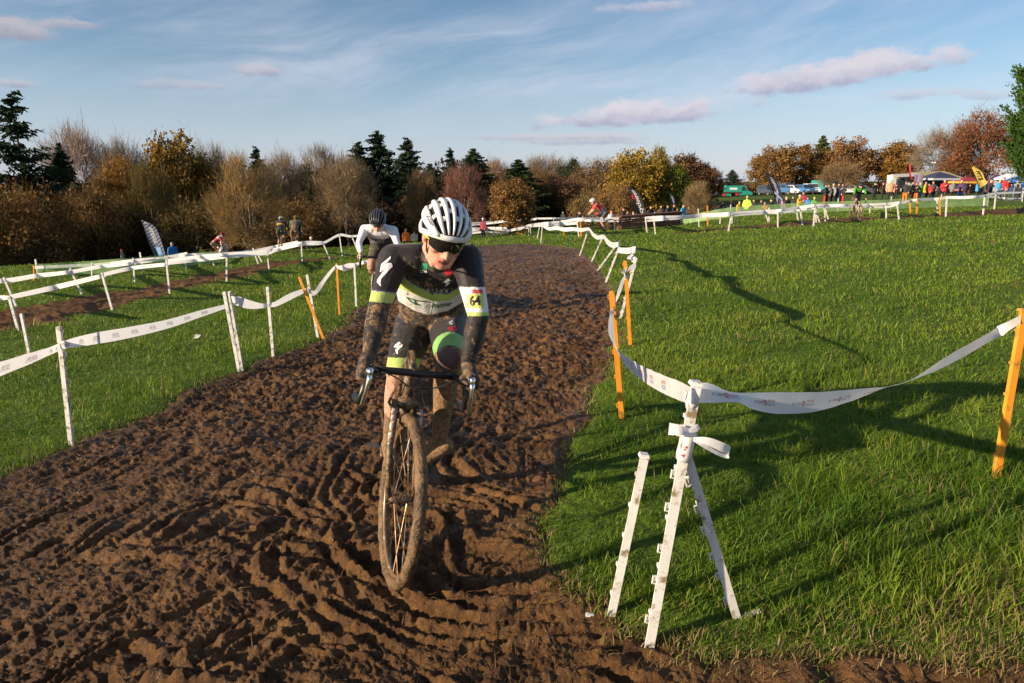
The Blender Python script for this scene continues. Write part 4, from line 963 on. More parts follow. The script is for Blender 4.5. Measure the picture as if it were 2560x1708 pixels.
def bicycle(Mw, label, steer=0.0, frame_mat=None, group='race bicycles', tyre=None, detail=True, crank=0.0, bar_mat=None, tyre_r=.020, sdz=0.0, bdz=0.0):
    fm = frame_mat or M_carbon; tyre = tyre or M_mudcoat
    E = empty('bicycle', Mw.to_translation(), label, 'bicycle', group); E.matrix_world = Mw
    S = Matrix.Translation(STA) @ Matrix.Rotation(steer, 4, STD) @ Matrix.Translation(-STA)
    st = lambda p: S @ Vector(p)
    sb = lambda p: S @ (Vector(p)+Vector((0, 0, bdz)))
    def wheel(c, name, f):
        mb = MB(); V, F = rough_torus(c, .305, .012, 48, 6, sq=.85); mb.add([f(v) for v in V], F); w = mb.build(name, M_lightrim, E, True)
        mb = MB(); V, F = rough_torus(c, .327, tyre_r, 72, 9, .16); mb.add([f(v) for v in V], F); mb.build('tyre', tyre, w, True)
        mb = MB(); C_ = Vector(c)
        for k in range(24 if detail else 14):
            a = 2*math.pi*k/(24 if detail else 14); e = C_+Vector((math.cos(a+.25*(-1)**k), 0, math.sin(a+.25*(-1)**k)))*.296; h = C_+Vector((math.cos(a)*.02, .028*(-1)**k, math.sin(a)*.02))
            mb.tube([f(h), f(e)], .0016, 4, cap=False)
        mb.build('spokes', M_alu, w)
        mb = MB(); mb.tube([f(C_+Vector((0, -.05, 0))), f(C_+Vector((0, -.03, 0))), f(C_+Vector((0, .03, 0))), f(C_+Vector((0, .05, 0)))], [.009, .014, .014, .009], 8); mb.build('hub', M_carbon, w, True)
        return w
    idf = lambda p: Vector(p)
    wheel((.60, 0, .345), 'front_wheel', st); wheel((-.425, 0, .345), 'rear_wheel', idf)
    mb = MB(); hb = Vector((.43, 0, .70)); ht = Vector((.375, 0, .866)); bb = Vector((0, 0, .285)); stp = Vector((-.17, 0, .80))
    mb.tube([hb, ht], [.026, .022], 10); mb.tube([bb, hb], [.022, .024], 10); mb.tube([stp, ht-Vector((0, 0, .02))], [.015, .018], 10); mb.tube([bb, stp], [.017, .015], 10)
    for s_ in (-1, 1):
        mb.tube([bb+Vector((-.02, s_*.03, 0)), Vector((-.425, s_*.065, .345))], [.012, .008], 7); mb.tube([stp+Vector((0, s_*.012, -.03)), Vector((-.425, s_*.065, .345))], [.009, .007], 7)
    mb.build('frame', fm, E, True)
    mb = MB(); crown = Vector((.425, 0, .715)); mb.ball(st(crown+Vector((.01, 0, -.01))), (.034, .05, .03), 10, 8)
    for s_ in (-1, 1): mb.tube([st(crown+Vector((.0, s_*.046, 0))), st((.50, s_*.056, .52)), st((.60, s_*.054, .345))], [.017, .014, .010], 8)
    fk = mb.build('fork', fm, E, True)
    for s_ in (-1, 1): mb = MB(); mb.tube([st((.452, s_*.048, .69)), st((.505, s_*.058, .545))], [.0125, .0115], 8); mb.v = [tuple(Vector(v)+(S.to_3x3() @ Vector((.008, s_*.004, 0)))) for v in mb.v]; mb.build('fork_stripe', M_fstripe, fk, True)
    for s_ in (-1, 1):      # cantilever brake arms
        mb = MB()
        mb.tube([st((.45, s_*.05, .66)), st((.43, s_*.075, .70)), st((.40, s_*.05, .76))], [.008, .007, .005], 6)
        mb.box(st((.455, s_*.030, .655)), (.05, .012, .014))
        mb.build('brake_arm', M_carbon, E)
    mb = MB(); mb.tube([st(ht), st(ht+Vector((-.01, 0, .035))), sb((.46, 0, .912))], [.02, .019, .017], 8); mb.build('stem', M_carbon, E, True)
    bar = bar_mat or M_black; mb = MB()
    top = [(.46, y_, .912) for y_ in (-.17, -.08, 0, .08, .17)]
    mb.tube([sb(p) for p in top], [.0155, .0155, .016, .0155, .0155], 9)
    out_ = {}
    for s_ in (-1, 1):
        dr = [(.46, .17, .912), (.50, .195, .912), (.545, .205, .905), (.565, .208, .865), (.545, .212, .805), (.495, .215, .785), (.43, .218, .785)]
        mb.tube([sb((a, s_*b_, c_)) for a, b_, c_ in dr], .0155, 9)
    mb.build('handlebar', bar, E, True)
    for s_ in (-1, 1):
        hd = MB(); pts = [(.535, .207, .908), (.57, .205, .918), (.605, .204, .930), (.622, .204, .955), (.618, .204, .972)]
        hd.tube([sb((a, s_*b_, c_)) for a, b_, c_ in pts], [.017, .020, .019, .017, .009], 10); h = hd.build('brake_hood', M_black, E, True)
        lv = MB(); pts = [(.625, .204, .950), (.637, .206, .915), (.634, .212, .865), (.622, .218, .815), (.620, .222, .800)]
        lv.tube([sb((a, s_*b_, c_)) for a, b_, c_ in pts], [.013, .011, .0085, .008, .006], 8); lv.build('brake_lever', M_chrome, h, True)
        cp = MB(); cp.ball(sb((.628, s_*.204, .945)), (.016, .014, .020), 10, 8); cp.build('lever_cap', M_chrome, h, True)
        out_['hood', s_] = Mw @ sb((.578, s_*.205, .930)); out_['hoodtip', s_] = Mw @ sb((.62, s_*.204, .955)); out_['hoodback', s_] = Mw @ sb((.53, s_*.207, .915)); out_['top', s_] = Mw @ sb((.46, s_*.14, .915)); out_['drop', s_] = Mw @ sb((.555, s_*.21, .83))
    sd_ = MB(); sd_.add([(-.30, -.065, .955), (-.30, .065, .955), (-.16, .045, .95), (-.02, .018, .945), (-.02, -.018, .945), (-.16, -.045, .95), (-.30, -.055, .985), (-.30, .055, .985), (-.16, .04, .975), (-.02, .014, .965), (-.02, -.014, .965), (-.16, -.04, .975)],
        [(0, 1, 2, 3, 4, 5), (11, 10, 9, 8, 7, 6), (0, 6, 7, 1), (1, 7, 8, 2), (2, 8, 9, 3), (3, 9, 10, 4), (4, 10, 11, 5), (5, 11, 6, 0)]); sd_.v = [(v[0], v[1], v[2]+sdz) for v in sd_.v]; sd_.build('saddle', M_black, E)
    mb = MB(); mb.tube([stp, (-.19, 0, .95+sdz)], .0135, 8); mb.build('seat_post', fm, E, True)
    mb = MB(); V, F = rough_torus((0, -.045, .285), .085, .006, 32, 5); mb.add(V, F)
    for k in range(5): a = 2*math.pi*k/5; mb.tube([(0, -.045, .285), (math.cos(a)*.085, -.045, .285+math.sin(a)*.085)], .006, 5)
    mb.build('chainring', M_carbon, E, True)
    for s_ in (-1, 1):
        a = crank+(math.pi if s_ > 0 else 0); e = Vector((math.cos(a)*.17, s_*.062, .285+math.sin(a)*.17))
        mb = MB(); mb.tube([(0, s_*.06, .285), e], [.013, .010], 7); ck = mb.build('crank', M_carbon, E, True)
        mb = MB(); mb.box(e+Vector((0, s_*.045, 0)), (.07, .06, .018)); mb.build('pedal', M_carbon, ck); out_['pedal', s_] = Mw @ (e+Vector((0, s_*.045, .012)))
    for s_ in (-1, 1):
        mb = MB(); mb.tube(catmull([sb((.60, s_*.195, .945)), sb((.66, s_*.13, .95)), sb((.62, s_*.05, .90)), st((.50, s_*.035, .80)), st((.45, s_*.03, .74))], 5), .0028, 5); mb.build('cable', M_black, E)
    out_['saddle'] = Mw @ Vector((-.2, 0, .975)); out_['M'] = Mw; out_['E'] = E
    return out_
# ------------------------------------------------------------------ riders
m_kit, n, b = newmat('rider_kit')
cl_ = n.new('ShaderNodeAttribute', attribute_name='Col').outputs['Color']; mu_ = n.new('ShaderNodeAttribute', attribute_name='mud').outputs['Fac']
tcn = n.new('ShaderNodeTexCoord').outputs['Object']
nA = n.noise(tcn, 26, 6, .7); nB = n.noise(tcn, 130, 4, .6); nn_ = n.m('ADD', n.m('MULTIPLY', nA, .72), n.m('MULTIPLY', nB, .28))
thr = n.m('SUBTRACT', .735, n.m('MULTIPLY', mu_, .42)); mk = n.ss(nn_, n.m('SUBTRACT', thr, .035), n.m('ADD', thr, .035))
n.put(b.inputs['Base Color'], n.mix(mk, cl_, n.mix(n.ss(n.m('ADD', n.m('MULTIPLY', nB, .6), n.m('MULTIPLY', n.noise(tcn, 55, 3), .4)), .36, .64), (.085, .048, .020), (.30, .18, .082)))); n.put(b.inputs['Roughness'], n.ss(mk, 0, 1, .58, .72))
b.inputs['Sheen Weight'].default_value = .15; b.inputs['Specular IOR Level'].default_value = .35
bp = n.new('ShaderNodeBump'); bp.inputs['Strength'].default_value = .9; bp.inputs['Distance'].default_value = .010
wav = n.noise(tcn, 14, 3, .5, 1.2); n.put(bp.inputs['Height'], n.m('ADD', n.m('MULTIPLY', wav, .9), n.m('ADD', n.m('MULTIPLY', mk, .5), n.m('MULTIPLY', nB, .12)))); n.l.new(bp.outputs[0], b.inputs['Normal'])
def fuse(mb, voxel, smooth=4, fac=.5):
    me = mb.mesh('tmp'); fix_normals(me); o = link('tmp', me)
    r_ = o.modifiers.new('r', 'REMESH'); r_.mode = 'VOXEL'; r_.voxel_size = voxel; r_.use_smooth_shade = True
    if smooth: s_ = o.modifiers.new('s', 'SMOOTH'); s_.iterations = smooth; s_.factor = fac
    dg = bpy.context.evaluated_depsgraph_get(); res = bpy.data.meshes.new_from_object(o.evaluated_get(dg))
    bpy.data.objects.remove(o); bpy.data.meshes.remove(me); return res
def mverts(me):
    V = np.zeros(len(me.vertices)*3, np.float32); me.vertices.foreach_get('co', V); return V.reshape(-1, 3).astype(float)
def set_attrs(me, col, mud):
    a_ = me.attributes.new('Col', 'FLOAT_COLOR', 'POINT'); a_.data.foreach_set('color', np.hstack([col, np.ones((len(col), 1))]).astype(np.float32).ravel())
    a_ = me.attributes.new('mud', 'FLOAT', 'POINT'); a_.data.foreach_set('value', mud.astype(np.float32))
def loft(mb, rings, n=22, p=2.3):
    """rings: (centre, right, front, hw, hd)"""
    V = []
    for c, r_, f_, hw, hd in rings:
        for k in range(n):
            a = 2*math.pi*k/n; ca, sa = math.cos(a), math.sin(a)
            V.append(Vector(c)+Vector(r_)*(abs(ca)**(2/p)*math.copysign(1, ca)*hw)+Vector(f_)*(abs(sa)**(2/p)*math.copysign(1, sa)*hd))
    F = [(i*n+k, i*n+(k+1) % n, (i+1)*n+(k+1) % n, (i+1)*n+k) for i in range(len(rings)-1) for k in range(n)]
    F += [tuple(range(n))[::-1], tuple((len(rings)-1)*n+k for k in range(n))]; mb.add(V, F)
def head_shapes(mb, H, f, u, r):
    Mx = Matrix((r, f, u)).transposed(); q = lambda a, b_, c_: H+r*a+f*b_+u*c_
    mb.ball(H, (.074, .092, .10), 20, 16, M=Mx); mb.ball(q(0, .03, -.062), (.060, .058, .068), 16, 12, M=Mx)
    mb.ball(q(0, .066, -.115), (.026, .022, .020), 12, 8, M=Mx); mb.ball(q(0, .062, -.082), (.040, .032, .035), 12, 8, M=Mx)
    for s_ in (-1, 1):
        mb.ball(q(s_*.040, .058, -.042), (.026, .026, .024), 12, 8, M=Mx); mb.ball(q(s_*.077, -.005, -.03), (.009, .019, .030), 10, 8, M=Mx); mb.ball(q(s_*.010, .098, -.058), .0085, 8, 6)
        mb.limb([q(s_*.058, .01, -.075), q(s_*.03, .055, -.118)], [.022, .017], 10)
    mb.limb([q(0, .088, -.008), q(0, .103, -.035), q(0, .114, -.053)], [.009, .0105, .0115], 10)
    mb.limb([q(-.022, .086, -.079), q(0, .095, -.075), q(.022, .086, -.079)], [.0045, .0062, .0045], 8); mb.limb([q(-.020, .083, -.100), q(0, .091, -.102), q(.020, .083, -.100)], [.0045, .0072, .0045], 8)
def helmet(parent, org, H, f, u, r, shell, inner, ribs=9, k=1.0, detail=True, pod=None):
    Mx = Matrix((r, f, u)).transposed(); C_ = H+u*.022-f*.008; ar, af, au = .100*k, .134*k, .112*k
    mb = MB(); mb.ball(C_, (ar*.90, af*.92, au*.90), 20, 14, M=Mx); hm = mb.build('helmet', inner, parent, True, org=org)
    def pt(s_, t, g=1.0):
        w = max(0.0, math.sin(t))**.42; return C_+r*(ar*s_*w*g)+f*(af*math.cos(t)*g*(1-.10*s_*s_))+u*(au*max(0., math.sin(t))**.8*math.sqrt(max(.03, 1-.93*s_*s_))*g)
    for i in range(ribs):
        s_ = -1+2*i/(ribs-1); s_ *= .97; mbr = MB(); T_ = [R(a) for a in range(12, 169, 9)]; hw = .60/(ribs-1)
        V = []; 
        for t in T_:
            ww = hw*(1-.25*abs(math.cos(t)))
            V += [pt(s_-ww, t, .93), pt(s_-ww, t, 1.005), pt(s_-ww*.5, t, 1.04), pt(s_+ww*.5, t, 1.04), pt(s_+ww, t, 1.005), pt(s_+ww, t, .93)]
        V = [Vector(v) for v in V]; m_ = 6
        # widen: lateral factor is in units of the half width
        F = [(a*m_+b_, a*m_+(b_+1) % m_, (a+1)*m_+(b_+1) % m_, (a+1)*m_+b_) for a in range(len(T_)-1) for b_ in range(m_)]+[tuple(range(m_))[::-1], tuple((len(T_)-1)*m_+b_ for b_ in range(m_))]
        mbr.add(V, F)
        if detail and i < ribs-1:
            s2 = -1+2*(i+1)/(ribs-1); s2 *= .97
            for t in ((R(48), R(90), R(128)) if i % 2 else (R(66), R(108), R(146))):
                q = [pt(s_, t-.11, .99), pt(s2, t-.07, .99), pt(s2, t+.09, .99), pt(s_, t+.13, .99), pt(s_, t-.11, .90), pt(s2, t-.07, .90), pt(s2, t+.09, .90), pt(s_, t+.13, .90)]
                mbr.add(q, [(0, 1, 2, 3), (7, 6, 5, 4), (0, 4, 5, 1), (1, 5, 6, 2), (2, 6, 7, 3), (3, 7, 4, 0)])
        mbr.build('helmet_rib', shell, hm, True, org=org)
    mb = MB(); pts = []
    for i in range(33):
        a = 2*math.pi*i/32; cf = math.cos(a); pts.append(C_+f*(af*.985*cf)+r*(ar*1.0*math.sin(a))+u*(.012 if cf > 0 else -.012)*abs(cf)-u*.030*(1-abs(cf))**1.2)
    n_ = 8; V = []; 
    for i in range(32):
        d = (pts[i]-C_); d -= u*d.dot(u); d.normalize()
        for j in range(n_):
            b_ = 2*math.pi*j/n_; V.append(pts[i]+d*math.cos(b_)*.009+u*math.sin(b_)*.013)
    F = [(i*n_+j, ((i+1) % 32)*n_+j, ((i+1) % 32)*n_+(j+1) % n_, i*n_+(j+1) % n_) for i in range(32) for j in range(n_)]; mb.add(V, F); mb.build('helmet_rim', shell, hm, True, org=org)
    return hm
M_lens = mat('dark_lens', (.012, .010, .010), .06, var=0, coat=.6); M_helw = mat('white_helmet', (.74, .74, .74), .28, var=.04, dirt=(.35, .25, .16), dirt_amt=.05, coat=.3); M_helk = mat('black_helmet', (.02, .02, .02), .35); M_lime = mat('lime_plastic', (.55, .62, .03), .4); M_helg = mat('grey_helmet', (.055, .055, .058), .3)
def glasses(parent, org, H, f, u, r, lens=None):
    mb = MB(); V = []; N = 17
    for i in range(N):
        a = R(-66+132*i/(N-1)); c_ = math.cos(a); top = .006; bot = -.040+.020*(1-c_)+ (.010 if abs(i-(N-1)/2) < 1.2 else 0)
        for uu, gg in ((top, 0), ((top+bot)/2, .004), (bot, -.002)):
            V.append(H+r*(.079*math.sin(a))+f*(.030+(.080+gg)*c_)+u*uu)
    V2 = [v-f*.004 for v in V]; k = 3
    F = [(i*k+j, (i+1)*k+j, (i+1)*k+j+1, i*k+j+1) for i in range(N-1) for j in range(2)]; o = len(V); mb.add(V+V2, F+[tuple(o+x for x in ff[::-1]) for ff in F]); g = mb.build('glasses', lens or M_lens, parent, True, org=org)
    for s_ in (-1, 1): m2 = MB(); m2.tube([H+r*s_*.073+f*.062-u*.008, H+r*s_*.083+f*.02-u*.012, H+r*s_*.082-f*.02-u*.012], .0042, 6); m2.build('temple_arm', M_lime, g, True, org=org)
    return g
def glove(parent, org, wrist, hood, fwd, upv, outw, m_, vox=.0036):
    """hand closed round a brake hood"""
    mb = MB(); palm = hood-fwd*.012+upv*.012+outw*.012
    mb.limb([wrist, wrist*.45+palm*.55+outw*.004, palm], [.029, .031, .030], 14); mb.ball(hood-fwd*.028+upv*.010, (.036, .036, .030), 14, 10); mb.ball(hood+fwd*.006+upv*.010+outw*.012, (.030, .032, .028), 14, 10)
    L = [1.0, 1.08, 1.0, .8]
    for k in range(4):
        o3 = hood+fwd*(.026-.0195*k); kn = o3+outw*.032+upv*.006; p2 = o3+outw*.030-upv*.026*L[k]; p3 = o3+outw*.006-upv*.036*L[k]; p4 = o3-outw*.012*L[k]-upv*.030*L[k]
        mb.limb([o3+outw*.018+upv*.016, kn, p2, p3, p4], [.012, .0105, .0095, .009, .008], 10)
    mb.limb([palm-outw*.02+upv*.006, hood-outw*.027+fwd*.012+upv*.004, hood-outw*.026+fwd*.036-upv*.008, hood-outw*.018+fwd*.05-upv*.016], [.014, .0115, .010, .0085], 10)
    me = fuse(mb, vox, 2); V = mverts(me)-np.array(org); me.vertices.foreach_set('co', V.astype(np.float32).ravel()); me.materials.append(m_); me.update()
    return link('glove', me, parent)
def seg_d(V, a, b_, ra, rb):
    a, b_ = np.array(a), np.array(b_); e = b_-a; t = np.clip(((V-a)@e)/(e@e+1e-9), 0, 1); return np.linalg.norm(V-a-t[:, None]*e, axis=1)-(ra+(rb-ra)*t), t
def figure(J, voxel=.006):
    """J: joints in world space -> fused body mesh, bones"""
    mb = MB(); f, u, r = J['face']
    head_shapes(mb, J['head'], f, u, r)
    nb = J['neck']; mb.limb([J['head']-u*.085-f*.018, nb], [.054, .062], 16)
    loft(mb, J['rings'])
    bones = [('head', J['head']+u*.08, J['head']-u*.10+f*.03, .09, .05), ('neck', J['head']-u*.10-f*.02, nb, .05, .06)]
    rg = J['rings']
    for i in range(len(rg)-1): bones.append(('torso' if i < len(rg)-2 else 'hip', rg[i][0], rg[i+1][0], rg[i][3]*.85, rg[i+1][3]*.85))
    for s_ in ('R', 'L'):
        sh, el_, wr_ = J['sh'+s_], J['el'+s_], J['wr'+s_]; k = J.get('k', 1)
        mid = sh*.45+el_*.55; fm_ = el_*.6+wr_*.4
        mb.limb([sh, mid, el_, fm_, wr_], [.068*k, .053*k, .043*k, .043*k, .028*k], 14)
        t1 = rg[1][0]; mb.limb([sh, sh*.5+Vector(t1)*.5], [.066*k, .075*k], 14)
        bones += [('ua'+s_, sh, el_, .066, .043), ('fa'+s_, el_, wr_, .043, .028)]
        hp, kn, an, to = J['hp'+s_], J['kn'+s_], J['an'+s_], J['to'+s_]
        bk = J['back']
        mb.limb([hp, hp*.55+kn*.45, kn], [.098*k, .087*k, .062*k], 16); mb.limb([kn, kn*.68+an*.32+bk*.016, kn*.35+an*.65+bk*.006, an], [.054*k, .054*k, .040*k, .033*k], 14)
        fd = (to-an); fd.normalize(); heel = an-fd*.055-Vector((0, 0, .045))
        mb.limb([an, heel], [.034, .030], 12); mb.limb([heel, to*.6+heel*.4+Vector((0, 0, .01)), to], [.034, .040, .026], 12)
        bones += [('th'+s_, hp, kn, .09, .056), ('sn'+s_, kn, an, .054, .033), ('ft'+s_, heel, to, .036, .03)]
    me = fuse(mb, voxel, 3); V = mverts(me); D = []; Tt = []
    for nm, a, b_, ra, rb in bones: d_, t_ = seg_d(V, a, b_, ra, rb); D.append(d_); Tt.append(t_)
    D = np.array(D); Tt = np.array(Tt); bi = D.argmin(0); names = np.array([b_[0] for b_ in bones])[bi]; tt = Tt[bi, np.arange(len(V))]
    return me, V, names, tt
KK = np.array([.016, .0125, .0135]); LIME = np.array([.42, .55, .14]); SKIN = np.array([.56, .30, .21]); WHT = np.array([.72, .70, .68])
def finish_body(me, V, col, mud, org, parent, name='body'):
    set_attrs(me, col, mud); me.vertices.foreach_set('co', (V-np.array(org)).astype(np.float32).ravel()); me.materials.append(m_kit); me.update(); return link(name, me, parent)

# --- the leading rider
cp0 = gp(976, 1438); TH = R(10.5); LEAN = R(8.0)
RM = Matrix.Rotation(-math.pi/2+TH, 4, 'Z') @ Matrix.Rotation(-LEAN, 4, 'X')
MW = Matrix.Translation(cp0-(RM @ Vector((.60, 0, 0)))) @ RM
bk = bicycle(MW, 'mud-caked racing bicycle under the leading rider with the white helmet', steer=R(9), crank=math.pi+.15, tyre_r=.025, sdz=-.085, bdz=-.068)
fwd = (RM.to_3x3() @ Vector((1, 0, 0))); lft = (RM.to_3x3() @ Vector((0, 1, 0))); upb = (RM.to_3x3() @ Vector((0, 0, 1)))
Hd = P(1112, 582, 2.80); vv = (Vector(CAM)-Hd).normalized(); cr = Vector((1, 0, 0)); cu_ = Vector(_U)
pt_, yw, rl = R(31), R(11), R(14)
fc = (vv*math.cos(pt_)*math.cos(yw)+cr*math.sin(yw)-cu_*math.sin(pt_)).normalized(); uu_ = cu_*math.cos(rl)+cr*math.sin(rl)+vv*.5; uu_ = (uu_-fc*uu_.dot(fc)).normalized(); rr_ = uu_.cross(fc).normalized()
J = {'head': Hd, 'face': (fc, uu_, rr_), 'neck': P(1092, 645, 2.97), 'back': -fwd}
def ring(px, py, Y, hw, hd, ax): 
    fr = Vector((0, -1, 0)); ax = ax.normalized(); r_ = (cr-ax*cr.dot(ax)).normalized(); f_ = ax.cross(r_).normalized(); f_ = f_ if f_.y < 0 else -f_; return (P(px, py, Y), r_, f_, hw, hd)
axs = (P(1090, 640, 2.98)-P(1080, 800, 3.36)).normalized()
J['rings'] = [ring(1088, 632, 3.00, .095, .060, axs), ring(1084, 655, 3.03, .178, .094, axs), ring(1083, 692, 3.09, .180, .114, axs), ring(1081, 735, 3.17, .164, .116, axs), ring(1079, 775, 3.27, .158, .116, axs), ring(1079, 812, 3.36, .155, .110, axs)]
J['shR'] = P(985, 650, 3.00); J['elR'] = P(948, 765, 2.80); J['shL'] = P(1166, 648, 2.98); J['elL'] = P(1196, 788, 2.78)
hoR, hoL = bk['hood', -1], bk['hood', 1]
J['wrR'] = hoR-fwd*.055+Vector((0, .035, .050)); J['wrL'] = hoL-fwd*.055+Vector((0, .035, .050))
J['hpR'] = P(1040, 808, 3.34); J['hpL'] = P(1122, 803, 3.32); J['knR'] = P(1000, 930, 2.96); J['knL'] = P(1124, 893, 2.86)
J['toR'] = bk['pedal', -1]+fwd*.07+Vector((0, 0, .03)); J['anR'] = P(974, 1114, 3.12); J['toR'] = P(984, 1162, 3.05); J['toL'] = bk['pedal', 1]+fwd*.06+Vector((0, 0, .03)); J['anL'] = P(1097, 1110, 2.93)
J['k'] = 1.05
me, V, nm, tt = figure(J, .0055)
bx, by = proj(V); col = np.tile(KK, (len(V), 1)); mud = np.full(len(V), .18)
fV = V-np.array(Hd); lf = fV@np.array(fc); lu = fV@np.array(uu_); lr = fV@np.array(rr_)
isk = (nm == 'head') | ((nm == 'neck') & (tt < .45)); col[isk] = SKIN; mud[isk] = .06
flush = isk & (np.abs(lr) > .02) & (lu < -.03) & (lu > -.085); col[flush] = SKIN*np.array([1.04, .93, .92])
lips = isk & (lf > .072) & (np.abs(lr) < .029) & (lu < -.069) & (lu > -.112); col[lips] = (.52, .17, .14)
inn = isk & (lf > .07) & (np.abs(lr) < .022) & (lu < -.083) & (lu > -.095); col[inn] = (.16, .05, .04)
tor = np.isin(nm, ['torso', 'hip', 'neck']) & (by > 640); frn = tor
lt = np.interp(bx, [985, 1000, 1036, 1076, 1120, 1167], [672, 688, 713, 733, 736, 708]); wt = np.interp(bx, [985, 998, 1036, 1076, 1120, 1165], [712, 721, 736, 752, 752, 726]); hm_ = np.interp(bx, [985, 1000, 1036, 1070, 1120, 1163], [742, 755, 777, 788, 777, 752])
col[frn & (by > lt) & (by <= wt)] = LIME; col[frn & (by > wt) & (by <= hm_)] = WHT; mud[frn & (by > lt) & (by < hm_)] = .30; mud[tor & (by < lt)] = .42; mud[np.isin(nm, ['torso', 'hip']) & (by >= hm_)] = .58
edge_ = frn & (by > lt-3) & (by <= lt); col[edge_] = (.10, .10, .28)
a_ = np.isin(nm, ['uaR', 'faR']) & (bx < 1000); tb0 = 727+(bx-928)*.10; b0 = a_ & (by > tb0) & (by < tb0+27); col[b0] = LIME; col[a_ & (by > tb0-3) & (by <= tb0)] = (.06, .06, .25)
fr_ = a_ & (by > tb0+27); mud[fr_] = .55; mud[(nm == 'uaR') & (by < 700)] = .22
al = np.isin(nm, ['uaL', 'faL']); col[al & (by > 718) & (by < 780)] = WHT; col[al & (by > 735) & (by < 771) & (bx > 1166) & (bx < 1210)] = (.66, .62, .16); col[al & (by > 724) & (by < 734) & (bx > 1181) & (bx < 1207)] = (.55, .08, .05); col[al & (by >= 780) & (by < 790)] = LIME; mud[al] = .12; mud[al & (by > 800)] = .35
tr_ = (nm == 'thR') | ((nm == 'snR') & (tt < .2)); col[np.isin(nm, ['snR', 'snL', 'thR', 'thL']) & False] = SKIN
rb0 = 893+(bx-960)*.05; col[tr_ & (by > rb0) & (by < rb0+24)] = LIME; low = np.isin(nm, ['thR', 'snR']) & (by >= rb0+24); col[low] = SKIN; mud[low] = .62; mud[low & (bx < 985)] = .40; mud[tr_ & (by < rb0)] = .35
ll = np.isin(nm, ['thL', 'snL']); lb0 = 872-42*np.sqrt(np.clip(1-((bx-1125)/44)**2, 0, 1)); lbn = ll & (by > lb0) & (by < lb0+34); col[lbn] = np.array([.20, .42, .12]); lo2 = ll & (by >= lb0+34) & (by > 868); col[lo2] = SKIN*.8; mud[lo2] = .80; knee = ll & (((bx-1122)/28)**2+((by-898)/30)**2 < 1); col[knee] = (.10, .055, .055); mud[knee] = .35
ft = np.isin(nm, ['ftR', 'ftL']); col[ft] = (.03, .03, .035); mud[ft] = .85; mud[(nm == 'snL') & (tt > .3)] = .92; mud[(nm == 'snR') & (tt > .55)] = .75
org = Vector((cp0.x-.1, cp0.y+.6, 0)); org.z = Tz(org.x, org.y)
RD = empty('person', org, 'leading rider in white helmet and muddy black kit wearing number 64', 'person', 'race riders')
body = finish_body(me, V, col, mud, org, RD)
hel = helmet(RD, org, Hd, fc, uu_, rr_, M_helw, M_helk, 7, .96); glasses(RD, org, Hd, fc, uu_, rr_)
M_glove = mat('muddy_glove', (.035, .026, .024), .7, dirt=MUDC, dirt_amt=.45, vscale=22)
for s_, ho, wr_ in ((-1, hoR, J['wrR']), (1, hoL, J['wrL'])): glove(RD, org, wr_, ho, (bk['hoodtip', s_]-bk['hoodback', s_]).normalized(), upb, lft*s_, M_glove)
sm = MB()
for s_ in (-1, 1): sm.tube([Hd+rr_*s_*.078+fc*.03-uu_*.0, Hd+rr_*s_*.066+fc*.035-uu_*.07, Hd+rr_*s_*.030+fc*.052-uu_*.128, Hd+fc*.05-uu_*.137], .0035, 5)
sm.build('helmet_strap', M_black, RD, org=org)
# marks on the kit
bvh = BVHTree.FromPolygons([tuple(v) for v in V], [tuple(p.vertices) for p in me.polygons])
def decal(name, V2, F2, m_, lift=.0025, sub=1):
    bm = bmesh.new(); vs = [bm.verts.new((x_, y_, 0)) for x_, y_ in V2]
    for f_ in F2:
        try: bm.faces.new([vs[i] for i in f_])
        except Exception: pass
    bmesh.ops.triangulate(bm, faces=bm.faces)
    if sub: bmesh.ops.subdivide_edges(bm, edges=bm.edges, cuts=sub, use_grid_fill=True); bmesh.ops.triangulate(bm, faces=bm.faces)
    bad = []
    for v in bm.verts:
        d = Vector(ray(v.co.x, v.co.y)).normalized(); h_, nrm, i_, ds = bvh.ray_cast(Vector(CAM), d)
        if h_ is None or h_.y > 3.6: bad.append(v); v.co = (0, 0, -9); continue
        v.co = h_-d*lift-org
    bmesh.ops.delete(bm, geom=bad, context='VERTS'); me_ = bpy.data.meshes.new(name); bm.to_mesh(me_); bm.free(); me_.materials.append(m_); return link(name, me_, RD)
def poly_decal(name, poly, m_, z=(3.564, 840, 460)):
    q = [(x_/z[0]+z[1], y_/z[0]+z[2]) for x_, y_ in poly]; tri = tessellate_polygon([[Vector((a, b_, 0)) for a, b_ in q]]); return decal(name, q, [tuple(t_) for t_ in tri], m_)
def oval(cx, cy, rx, ry, n_=18): return [(cx+rx*math.cos(2*math.pi*i/n_), cy+ry*math.sin(2*math.pi*i/n_)) for i in range(n_)]
def text_decal(name, body_, cx, cy, size, m_, rot=0.0, shear=0.0, bend=0.0, sx=1.0, bold=.0):
    V2, F2 = text2d(body_, shear, bold); c_, s_ = math.cos(rot), math.sin(rot); q = []
    for x_, y_ in V2: x_ *= size*sx; y_ *= -size; y_ += bend*x_*x_; q.append((cx+x_*c_-y_*s_, cy+x_*s_+y_*c_))
    return decal(name, q, F2, m_, sub=0)
M_pw = mat('white_print', (.75, .73, .72), .5, var=.05); M_pr = mat('red_print', (.60, .04, .06), .5); M_pg = mat('green_print', (.03, .28, .16), .5); M_pk = mat('black_print', (.02, .02, .02), .5); M_dg = mat('dark_green_print', (.01, .11, .06), .5); M_pgrey = mat('grey_print', (.45, .45, .47), .5)
z2 = (7.127, 880, 600)
poly_decal('sleeve_logo', [(690, 288), (688, 330), (592, 440), (640, 412), (700, 408), (726, 470), (520, 690), (505, 760), (518, 822), (490, 815), (440, 745), (455, 700), (585, 510), (510, 572), (495, 565), (520, 430)], M_pw, z2)
